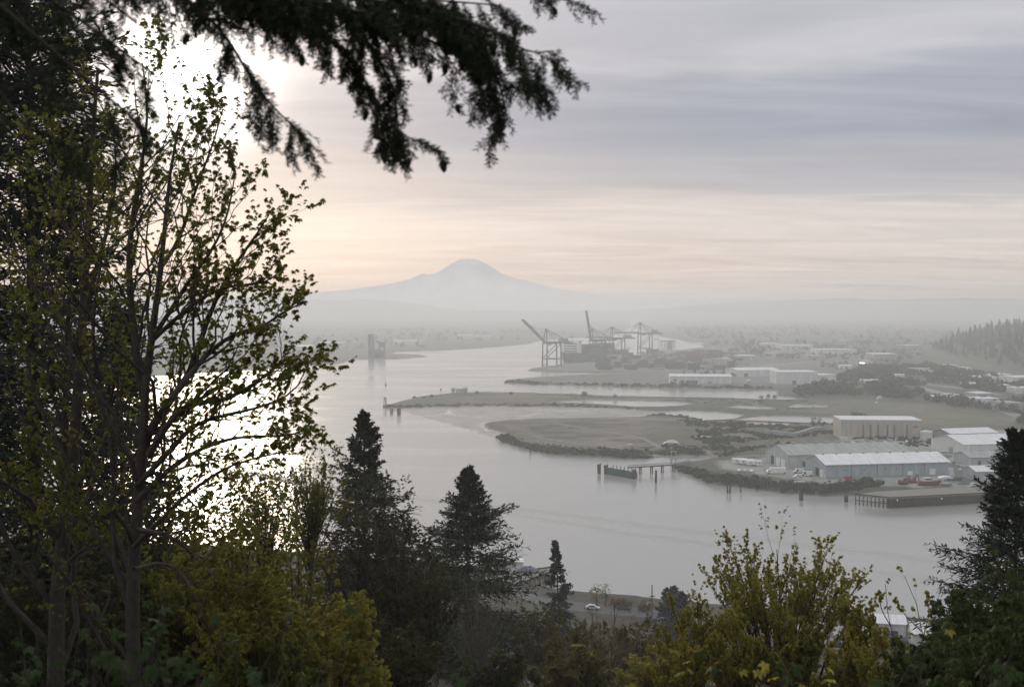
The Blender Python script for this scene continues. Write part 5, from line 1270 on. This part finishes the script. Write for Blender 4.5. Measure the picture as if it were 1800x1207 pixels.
bush('thicket_tree', 'twiggy yellowing tree behind the low limbs of the spreading maple', (465,830), 46, 6, 1.7, 74, M['bark'], M['maple'], ('thin', .06, .6, 3, .3), stems=14, lv=GOLD, base_r=.035, erect=1.0)
MID = [dict(m=12, t0=.2, t1=.99, ang=.6, lratio=.36, K=5, up=.2, curv=.1, jit=.03, rr=.5), dict(m=5, t0=.3, t1=1, ang=.7, lratio=.42, K=4, up=.1, curv=.05, jit=.05, rr=.6, lmin=.2)]
for i, (x, y, d, h, w, mt, lab) in enumerate((
    (400,925,27,6,1.5,'maple','bushy maple under the lowest limbs of the spreading maple'),
    (520,965,31,6,1.6,'maple','bushy yellow-green maple in front of the large olive tree'),
    (590,1085,26,4,1.3,'maple_gold','bushy amber-tinged maple low in front of the olive tree'),
    (470,1080,22,4,1.2,'maple','bushy dark green maple low in the left foreground'),
    (330,1000,26,6,1.5,'maple','shaded bushy maple behind the trunk of the spreading maple'),
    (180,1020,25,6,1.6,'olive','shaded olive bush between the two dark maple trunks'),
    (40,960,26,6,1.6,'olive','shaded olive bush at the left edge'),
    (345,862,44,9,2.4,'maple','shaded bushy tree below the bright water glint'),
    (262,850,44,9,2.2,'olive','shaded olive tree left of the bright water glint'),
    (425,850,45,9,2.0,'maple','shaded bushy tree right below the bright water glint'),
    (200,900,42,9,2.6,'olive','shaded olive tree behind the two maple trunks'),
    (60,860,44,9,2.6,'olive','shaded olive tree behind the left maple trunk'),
    (690,1110,30,5,1.4,'olive','dark olive bush at the bottom of the view below the large olive tree'))):
    bush('maple_bush', lab, (x, y), d, h, w, 80+i, M['bark'], M[mt], ('b_'+mt, .075, .7, 4, .2), stems=16, lv=MID, base_r=.04, cat='bush')
bush('shrub', 'bare grey twiggy shrub in front of the broad central fir', (838,1010), 66, 8, 2.8, 91, M['bark_grey'], M['olive'], ('bare', .05, .5, 1, .8), stems=26, lv=[dict(m=9, t0=.25, t1=1, ang=.35, lratio=.36, K=5, up=.35, curv=.08, jit=.02, rr=.6), dict(m=4, t0=.3, t1=1, ang=.4, lratio=.4, K=3, up=.2, curv=0, jit=.03, rr=.7)], base_r=.035, erect=1, cat='shrub')
for i, (x, y, d, w, mt, lab) in enumerate((
    (965,1085,120,5.5,'olive_gold','olive green tree below the shaggy conifer'),(1025,1125,92,4.2,'olive_gold','grey-green tree in the bottom middle, left of the bare trunks'),
    (1130,1105,110,5,'olive_gold','olive green tree below the utility pole'),
    (870,1165,62,2.6,'olive','dark olive bush at the bottom under the bare twiggy shrub'),(1010,1160,70,3,'olive_gold','dark olive bush at the bottom middle'),(1160,1150,60,2.6,'maple_gold','yellowish bush at the bottom left of the golden maple'))):
    bush('slope_tree', lab, (x, y), d, 9, w, 100+i, M['bark_grey'], M[mt], ('s_'+mt, .17 if d > 80 else .12, .5, 3, .3), stems=16, lv=OLV, base_r=.07, cat='tree')
def bare_tree(label, px0, tops, d, seed):
    b = D(*px0, d); base = (b[0], d, hz(b[0], d)-.2); limbs = []
    for i, tp in enumerate(tops):
        m = (px0[0]*.45+tp[0]*.55+(-6 if i % 2 else 5), px0[1]*.45+tp[1]*.55); limbs.append(([base] if i == 0 else [])+PX([px0, m, tp], d, .2, seed+i))
    lv = [dict(m=9, t0=.2, t1=.98, ang=.5, lratio=.34, K=5, up=.25, curv=.1, jit=.04, rr=.5), dict(m=5, t0=.25, t1=1, ang=.55, lratio=.42, K=4, up=.2, curv=.05, jit=.05, rr=.6)]
    broadleaf('bare_tree', label, limbs, [(.16,.02)]+[(.09,.015)]*(len(tops)-1), base, seed, M['bark_red'], M['russet'], lv, ('russet', .07, .5, 1, .6), cat='tree', K=8)
bare_tree('russet budding tree with several forked trunks at the bottom middle', (1068,1195), [(1080,1062),(1040,1075),(1112,1080),(1055,1100),(1135,1105)], 84, 121)
bare_tree('thin bare tree left of the russet forked tree', (1042,1200), [(1036,1105),(1028,1140)], 82, 131)
bare_tree('thin leaning bare tree farther left at the bottom middle', (1000,1200), [(985,1120),(1004,1150)], 80, 141)
# right-hand green growth below the fir
for i, (x, y, d, w, lab) in enumerate(((1780,1030,22,1.3,'leafy green bush at the right edge in front of the fir'),(1700,1120,19,1.2,'leafy green bush in the bottom right corner'),(1640,1168,17,.9,'low green bush at the bottom right, left of the corner bush'),(1790,1130,14,.9,'deep green bush nearest the bottom right corner'))):
    bush('leafy_bush', lab, (x, y), d, 4, w, 150+i, M['bark'], M['green'], ('green', .07, .7, 4, .2), stems=14, lv=MID, base_r=.03, cat='bush')
# foreground sprays, close to the lens and soft
def spray(label, pxs, d, seed, leafm, size, n_leaf=290, w=.55, h=.5):
    r = np.random.default_rng(seed); b = D(*pxs, d); g = hz(b[0], d); base = np.array([b[0], d, g]); t = thing('foreground_shrub', label, 'shrub', base)
    Lp = []; top = b-base
    for i in range(30):
        e = top+np.array([r.normal(0, w), r.normal(0, w*.5), -abs(r.normal(0, h*.7))]); Lp.append(resample([(0, 0, -.1), e*np.array([.45, .45, .6]), e], 7))
    Lp = np.array(Lp); Lr = np.repeat(np.linspace(.011, .003, 7)[None], 30, 0)
    P1, R1 = spawn(r, Lp, Lr, m=6, t0=.5, t1=1, ang=.7, lratio=.16, K=4, up=.1, curv=-.05, jit=.03, rr=.6)
    link('stems', qmesh('stems', *join([tubes(Lp, Lr, 5), tubes(P1, R1, 3)])), M['bark'], t)['kind'] = 'stuff'
    me = LEAF_ME.setdefault(leafm.name, qmesh('leaf', *LEAF))
    if not me.materials: me.materials.append(leafm)
    C = at_t(P1, R1, np.minimum(r.random((len(P1), 3)), .99))[0].reshape(-1, 3); C = C[r.permutation(len(C))][:n_leaf]
    for c in C:
        o = link('leaf', me, None, t, c); k = size*r.uniform(.6, 1.2); o.scale = (k, k, k); o.rotation_euler = (r.normal(0, .5), r.uniform(.0, .9), r.uniform(0, 6.28))
LEAF_ME = {}
for i, (x, y, d, w, h, lab) in enumerate(((110,1050,6.5,.5,.6,'out-of-focus leafy shrub in the bottom left corner, tallest part'),(40,1130,6.0,.4,.3,'out-of-focus leafy shrub at the very left bottom edge'),(250,1120,6.2,.5,.4,'soft leafy shrub along the bottom, right of the corner shrub'),
        (420,1140,6.6,.5,.35,'soft low leafy shrub along the bottom left of centre'),(560,1165,7,.4,.3,'soft sparse shrub tips along the bottom below the amber maple'),
        (1290,1160,7.5,.35,.2,'soft yellow-green shoot tips below the golden maple'),(1490,1150,7.5,.4,.25,'soft green shoots at the bottom, right of the golden maple'),(1720,1150,6.5,.5,.3,'soft dark green leaves at the bottom right corner'))):
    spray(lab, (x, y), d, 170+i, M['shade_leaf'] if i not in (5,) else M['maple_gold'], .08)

# ================================================================== ground cover, far trees
def blob_field(name, pts, size, mat, seed, nq=26, flat=.75, blade=1.0):
    """leafy mounds: loose shells of blades round each point"""
    r = np.random.default_rng(seed); n = len(pts); size = np.asarray(size)
    d = rnd_dirs(r, n*nq).reshape(n, nq, 3); d[..., 2] = np.abs(d[..., 2])*1.0-.1
    rad = size[:, None]*r.uniform(.55, 1.05, (n, nq)); C = pts[:, None]+d*rad[..., None]*np.array([1, 1, flat*1.3])
    Nv = d+r.normal(size=d.shape)*.6; Dv = np.cross(d, r.normal(size=d.shape)); L = blade*size[:, None]*r.uniform(.5, 1.1, (n, nq)); Wd = L*r.uniform(.45, .8, (n, nq))
    V, F = quads((C-unit(Dv)*L[..., None]*.5).reshape(-1, 3), Dv.reshape(-1, 3), Nv.reshape(-1, 3), L.ravel(), Wd.ravel(), -.15)
    return tag(link(name, qmesh(name, V, F), mat), kind='stuff')
def in_poly(poly, n, seed, keep=None):
    r = np.random.default_rng(seed); p = np.asarray(poly); lo, hi = p.min(0), p.max(0); out = np.zeros((0, 2))
    while len(out) < n:
        q = r.uniform(lo, hi, (n*4, 2)); q = q[sdpoly(q[:, 0], q[:, 1], p) > 0]
        if keep is not None: q = q[keep(q[:, 0], q[:, 1])]
        out = np.concatenate([out, q])
        if not len(q): break
    return out[:n]
def on_land(q, up=0): z = land(q[:, 0], q[:, 1]); return np.column_stack([q, z+up])[z > .5], (z > .5)
# brush along the banks
def bank_brush():
    r = np.random.default_rng(5); out = []; sz = []
    rim = [(XY([(872,771),(890,780),(935,793.5),(985,801),(1060,805),(1110,807),(1140,806),(1185,801),(1235,801)]), 2000, 9, 1.1, 26), (XY([(1184,823),(1195,830),(1215,837),(1243,846),(1250,851),(1310,858),(1380,868),(1450,873),(1500,871),(1545,868)]), 2600, 8, 1.05, 26),
        (XY([(673,715),(690,719),(750,717),(850,715),(960,715.5),(1040,717),(1130,722)]), 500, 5, .9, 9), (XY([(886,673),(950,676.5),(1100,681),(1200,683),(1285,685),(1362,685.5)]), 420, 12, 1.6, 20), (XY([(700,706),(745,697),(790,692),(850,690.5),(950,693),(1070,697),(1200,700),(1330,703),(1425,702)]), 380, 6, 1.3, 8),
        (XY([(1070,737),(1130,733),(1190,736),(1245,742),(1300,747),(1352,751),(1400,748)]), 480, 6, 1.5, 14), (XY([(1210,811),(1240,808),(1288,805),(1330,802)]), 220, 5, 1.2, 8)]
    for line, n, spread, s, inset in rim:
        k = np.linspace(0, 1, len(line)); f = r.random(n); x = np.interp(f, k, line[:, 0]); y = np.interp(f, k, line[:, 1]); o = np.abs(r.normal(0, spread, n))
        out.append(np.column_stack([x+r.normal(0, 2, n), y+o+2])); sz.append(s*np.clip(r.lognormal(-.25, .55, n), .25, 2.6)*(.5+fbm(x/16, y/16, 55)))
    q = np.concatenate(out); s = np.concatenate(sz); p, k = on_land(q); blob_field('bank_brush', p, s[k], M['brush'], 6, 34, .6, .8)
    # scrub over the flats and fields
    A = XY([(1190,745),(1330,752),(1480,748),(1478,770),(1400,775),(1390,790),(1300,800),(1240,798),(1190,790),(1230,770)]); q = in_poly(A, 900, 8, lambda x, y: fbm(x/18, y/26, 91) > .47); p, k = on_land(q); blob_field('scrub', p, np.random.default_rng(9).uniform(.7, 2.4, len(p)), M['brush'], 10)
    A = XY([(1480,775),(1640,775),(1700,785),(1690,800),(1610,796),(1500,780)]); q = in_poly(A, 260, 12); p, k = on_land(q); blob_field('scrub', p, np.random.default_rng(13).uniform(.8, 2.0, len(p)), M['brush'], 14)
    A = XY([(870,690),(1400,706),(1480,716),(1380,727),(1230,712),(960,700)]); q = in_poly(A, 420, 15, lambda x, y: fbm(x/25, y/60, 93) > .5); p, k = on_land(q); blob_field('scrub', p, np.random.default_rng(16).uniform(.4, 1.1, len(p)), M['brush'], 17)
bank_brush()
def lowland_trees():
    r = np.random.default_rng(31)
    A = XY([(1390,700),(1520,652),(1600,640),(1700,660),(1900,690),(1900,760),(1800,752),(1640,735),(1560,712),(1480,700)]); q = in_poly(A, 2600, 32, lambda x, y: fbm(x/60, y/110, 95) > .455); p, k = on_land(q); s = r.uniform(1.8, 5.0, len(p)); p[:, 2] += s*.7; blob_field('lowland_wood', p, s, M['brush'], 33, 24, 1.2)
    A = XY([(1180,690),(1370,676),(1480,678),(1640,620),(1450,601),(1260,606),(1330,640),(1150,668)]); q = in_poly(A, 700, 34, lambda x, y: fbm(x/90, y/200, 96) > .54); p, k = on_land(q); s = r.uniform(1.5, 4.5, len(p)); p[:, 2] += s*.6; blob_field('harbour_trees', p, s, M['brush'], 35, 16, 1.2)
    A = XY([(450,648),(640,628),(870,606),(1000,590),(900,580),(300,580),(200,655)]); q = in_poly(A, 600, 36, lambda x, y: fbm(x/160, y/300, 97) > .48); p, k = on_land(q); s = r.uniform(3, 8, len(p)); p[:, 2] += s*.6; blob_field('far_shore_wood', p, s, M['brush'], 37, 12, 1.2)
    A = XY([(1240,612),(1640,612),(1800,640),(1900,600),(1500,575),(1180,575)]); q = in_poly(A, 750, 38, lambda x, y: fbm(x/160, y/300, 98) > .45); p, k = on_land(q); s = r.uniform(3, 8, len(p)); p[:, 2] += s*.6; blob_field('far_valley_wood', p, s, M['brush'], 39, 12, 1.2)
lowland_trees()
# conifers on the wooded hill
def hill_wood():
    r = np.random.default_rng(41); A = FOOT; q = in_poly([(700,1500),(1000,1250),(1750,1250),(1750,3300),(1200,3300),(900,2450)], 3600, 42, lambda x, y: sdpoly(x, y, FOOT) > 5)
    z = rhill(q[:, 0], q[:, 1]); n = len(q); H = r.uniform(9, 19, n)*np.where(r.random(n) < .25, 1.6, 1); parts = []
    for lay in range(6):
        f0 = .12+lay*.145; R0 = H*.20*(1-f0)**.8*r.uniform(.8, 1.2, n); m = 8; g = 2*np.pi*(np.arange(m)[None]+r.random((n, 1)))/m+r.normal(0, .15, (n, m)); rr = 1.35*R0[:, None]*r.uniform(.65, 1.3, (n, m))
        c = np.column_stack([q, z+H*(f0+.24)]); tip = np.stack([q[:, None, 0]+np.cos(g)*rr, q[:, None, 1]+np.sin(g)*rr, np.broadcast_to((z+H*f0)[:, None], (n, m))-rr*.15], -1)
        d = tip-c[:, None]; L = np.linalg.norm(d, axis=-1); parts.append(quads(np.repeat(c, m, 0), d.reshape(-1, 3), np.stack([np.cos(g), np.sin(g), .6+g*0], -1).reshape(-1, 3), L.ravel(), (rr*.95).ravel(), -.1))
    V, F = join(parts); tag(link('hill_wood', qmesh('hill_wood', V, F), M['fir']), kind='stuff')
    p = np.column_stack([q[:900], z[:900]]); s = r.uniform(3, 6, 900); p[:, 2] += s*.5; blob_field('hill_undergrowth', p+np.array([6, 4, 0]), s, M['brush'], 43, 16, 1.3)
hill_wood()
# undergrowth on the near slope
def undergrowth():
    r = np.random.default_rng(51); x = r.uniform(-260, 220, 5200); y = 9+321*r.random(5200)**1.3; k = np.abs(x) < 20+y*.62; x, y = x[k], y[k]; z = hill(x, y); s = r.uniform(.5, 1.6, len(x))*np.clip(y/60, .45, 1.5)
    blob_field('undergrowth', np.column_stack([x, y, z]), s, M['olive'], 52, 80, .9, .38)
undergrowth()
# single small trees one can point to
def small_tree(label, p, h, w, seed, mat, name='small_tree', leaf=.35, group=None):
    r = np.random.default_rng(seed); t = thing(name, label, 'tree' if h > 3 else 'bush', p, 0, group)
    link('trunk', qmesh('trunk', *tubes(np.array([[(0, 0, -.4), (.1, 0, h*.4), (0, .1, h*.85)]], float), np.array([[h*.025+.05, h*.018+.03, .02]]), 5)), M['bark'], t)
    n = 150; d = rnd_dirs(r, n); rad = r.uniform(.35, 1, n)**.6; C = d*rad[:, None]*np.array([w, w, h*.42])+np.array([0, 0, h*.6])+r.normal(size=(n, 3))*w*.12
    V, F = quads(C, rnd_dirs(r, n), d+r.normal(size=d.shape)*.5, r.uniform(.6, 1.3, n)*leaf*w, r.uniform(.35, .7, n)*leaf*w, .1); link('crown', qmesh('crown', V, F), mat, t)['kind'] = 'stuff'
    return t
for i, (x, h, w, lab) in enumerate(((797,7,2.8,'leftmost round tree of the clump on the long spit'),(804,6.4,2.4,'second round tree of the clump on the long spit'),(811,6.2,2.4,'third round tree of the clump on the long spit'),(818,7.2,3,'rightmost round tree of the clump on the long spit'))):
    small_tree(lab, G(x, 692), h, w, 200+i, M['brush'], 'spit_tree', .45)
for i, (x, y, h, w, lab) in enumerate(((759,698,2.8,2.2,'low bush on the spit left of the marker post'),(838,692,2.8,2.2,'low rounded bush just right of the tree clump on the spit'),(898,693.5,2.8,2.4,'solitary low bush on the back of the spit'),(1027,695.5,4.2,3,'dark round bush on the back edge of the spit, right half'),(1081,697.5,3,2.2,'small bush right of the dark round bush on the spit'),(745,700,2,2.0,'lowest bush nearest the spit tip'))):
    small_tree(lab, G(x, y), h, w, 210+i, M['brush'], 'spit_bush', .5)
for i, (x, y, h, w, lab) in enumerate(((1338,702,4.5,2.2,'leftmost dark bush of the row at the inlet end'),(1350,702,5.5,2.4,'tallest dark bush of the row at the inlet end'),(1362,702.5,5,2.4,'rightmost dark bush of the row at the inlet end'),(1430,748,8,2.6,'dark tree by the log boom left of the tan building'),(1441,748,6.5,1.8,'thin dark tree between the log boom tree and the tan building'),(1353,750,4.2,1.5,'small dark bush at the left end of the log boom pond'),(1505,737,6,5,'broad dark tree clump behind the tan building'),(1518,737,5,4,'lower dark tree clump behind the tan building, right of the broad one'))):
    small_tree(lab, G(x, y), h, w, 220+i, M['brush'], 'flat_tree', .45)
# ================================================================== near shore below the slope
def near_shore():
    def H(x, y):
        d = 300.
        for _ in range(25): p = D(x, y, d); d += (p[2]-hz(p[0], d))/.28*.5
        return np.array([p[0], p[1], hz(p[0], p[1])])
    small_tree('small yellowish tree on the near shore strip, left of a dark cypress', H(1048,1064), 7, 2.2, 240, M['russet'], 'shore_tree'); small_tree('small dark cypress-like tree on the near shore strip', H(1064,1066), 8, 1.7, 241, M['fir_blue'], 'shore_tree')
    for i, (x, y, w, lab) in enumerate(((1088,1068,2.6,'low yellow bush on the near shore strip, left of another'),(1100,1070,2.2,'low yellow bush on the near shore strip, right of another'),(1134,1074,2.4,'low red-brown bush at the water edge by the utility pole'))): small_tree(lab, H(x, y), 2.8, w, 245+i, M['russet'], 'shore_bush', .5)
    b = H(1146,1082); t = thing('utility_pole', 'wooden utility pole with short crossarms standing at the near shore', 'utility pole', b); top = D(1146,1027,b[1])[2]-b[2]
    MB().bar((0, 0, -.5), (0, 0, top), .42, .3, 8).build('pole', M['bark'], t); MB().box(-.8, .8, -.1, .1, top*.62, top*.62+.25).build('crossarm', M['bark'], t); MB().bar((.55, 0, top*.5), (.55, 0, top*.58), .7, n=8).build('transformer', M['metal'], t); MB().bar((-1.6, 0, top*.36), (-1.6, 0, top*.41), .5, n=8).bar((-1.6, 0, top*.42), (0, 0, top*.45), .12).build('street_light', M['metal'], t)
    # shore road with a few cars
    xs = np.linspace(-30, 230, 90); yy = np.interp(xs, nx_, ny_)-30; z = hill(xs, yy); z = np.convolve(np.pad(z, 8, mode='edge'), np.ones(17)/17, 'valid')+.3; V = []; F = []
    for x, y, q in zip(xs, yy, z): V += [(x, y-5.5, q), (x, y+5.5, q), (x, y+7.5, q-1.6), (x, y-7.5, q-1.6)]
    for i in range(len(xs)-1):
        for a, c in ((0, 1), (1, 2), (3, 0)): F.append((i*4+a, i*4+4+a, i*4+4+c, i*4+c))
    tag(MB().add(V, F).build('shore_road', M['asphalt']), kind='structure')
    for i, (x, off, mt, lab) in enumerate(((26,-2,silver,'silver car on the near shore road just right of the shaggy conifer'),(36,2.5,darkcar,'dark car on the near shore road left of the utility pole'))):
        k = int(np.argmin(np.abs(xs-x))); car(lab, (x, yy[k]+off, z[k]), -.2, mt)
    # roofs at the bottom right
    for i, (x0, y0, x1, y1, dp, wh, rh, rm, lab) in enumerate(((1540,1118,1592,1121,10,4.5,1.0,'roof_white','long white-roofed waterfront building seen behind the saplings'),(1604,1140,1642,1142,8,5,2.2,'roof_white','gabled white-roofed house beside the right fir, nearer than the long roof'),(1400,1126,1452,1128,8,4,.8,'roof_white','white roof glimpsed through the golden maple stems'),(1455,1140,1530,1142,9,4.5,1.0,'roof_grey','grey-roofed shed right of the golden maple stems'))):
        A, B = H(x0, y0), H(x1, y1); s = Shed(lab, A, B, dp, wh, rh, M['steel_white'], M[rm], 'waterfront_building', 'building', loc=min(A[2], B[2])-.8); s.front('window', 2, 4, 1.2, 2.8, M['glass']); s.front('window', s.L*.5, s.L*.5+2, 1.2, 2.8, M['glass'])
    # gravel dock
    A = [P(*q, 3.0) for q in ((905,1008),(930,1002),(968,997),(975,1003),(940,1016),(905,1028),(850,1030),(850,1012))]; c = np.mean(A, 0)*(1,1,0); t = thing('dock', 'gravel-topped dock with dark timber sides jutting from the near shore', 'dock', c)
    V = [p-c for p in A]; n = len(V); MB().add(V+[p*1.0-(0, 0, 4.5) for p in V], [tuple(range(n))]+[(i, (i+1) % n, (i+1) % n+n, i+n) for i in range(n)]).build('deck', M['deck'], t)
    mb = [];
    for i in range(n):
        a, b2 = V[i], V[(i+1) % n]; MB().bar(a+(0, 0, .2), b2+(0, 0, .2), .5).build('kerb_timber', M['pile'], t)
        for k in range(int(np.linalg.norm(b2-a)/3)): q = a+(b2-a)*k/max(1, int(np.linalg.norm(b2-a)/3)); link('pile', pile_mesh(3.3, .3), M['pile'], t, (q[0], q[1], 0))
    t = thing('dock_shed', 'long pale shed with a flat roof at the landward end of the near dock', 'shed', P(900,1000,3.05), .05); MB().box(-7, 4, -2.5, 2.5, 0, 3).build('wall', M['white_dirty'], t); MB().box(-7.4, 4.4, -2.9, 2.9, 3.003, 3.4).build('roof', M['roof_white'], t); MB().box(-4, -2.5, -2.6, -2.4, .9, 2).build('window', M['glass'], t)
    tarp_at = thing('covered_pile', 'dark purplish pile of gear under a cover on the near dock', 'tarpaulin', P(925,1003,3.0)); r = np.random.default_rng(4); Vv = [(i*1.1-4, j*1.1-2.5, -.1+max(0, 1-max(abs(i-4)/4, abs(j-2.5)/2.5)**2)*r.uniform(1.2, 2.2)) for j in range(6) for i in range(9)]
    MB().add(Vv, [(j*9+i, j*9+i+1, (j+1)*9+i+1, (j+1)*9+i) for j in range(5) for i in range(8)]).build('cover', material('purple_tarp', (.10,.09,.13), .6, .3, .8), tarp_at)
    boat('small white boat tied below the tip of the near dock', P(957,1018,-.1), .3, 5, 2, 1.2, M['white'], 'motor_boat', .9); boat('dark open boat moored against the near dock side', P(938,1022,-.1), .3, 7, 2.4, 1.3, M['hull'], 'open_boat')
near_shore()
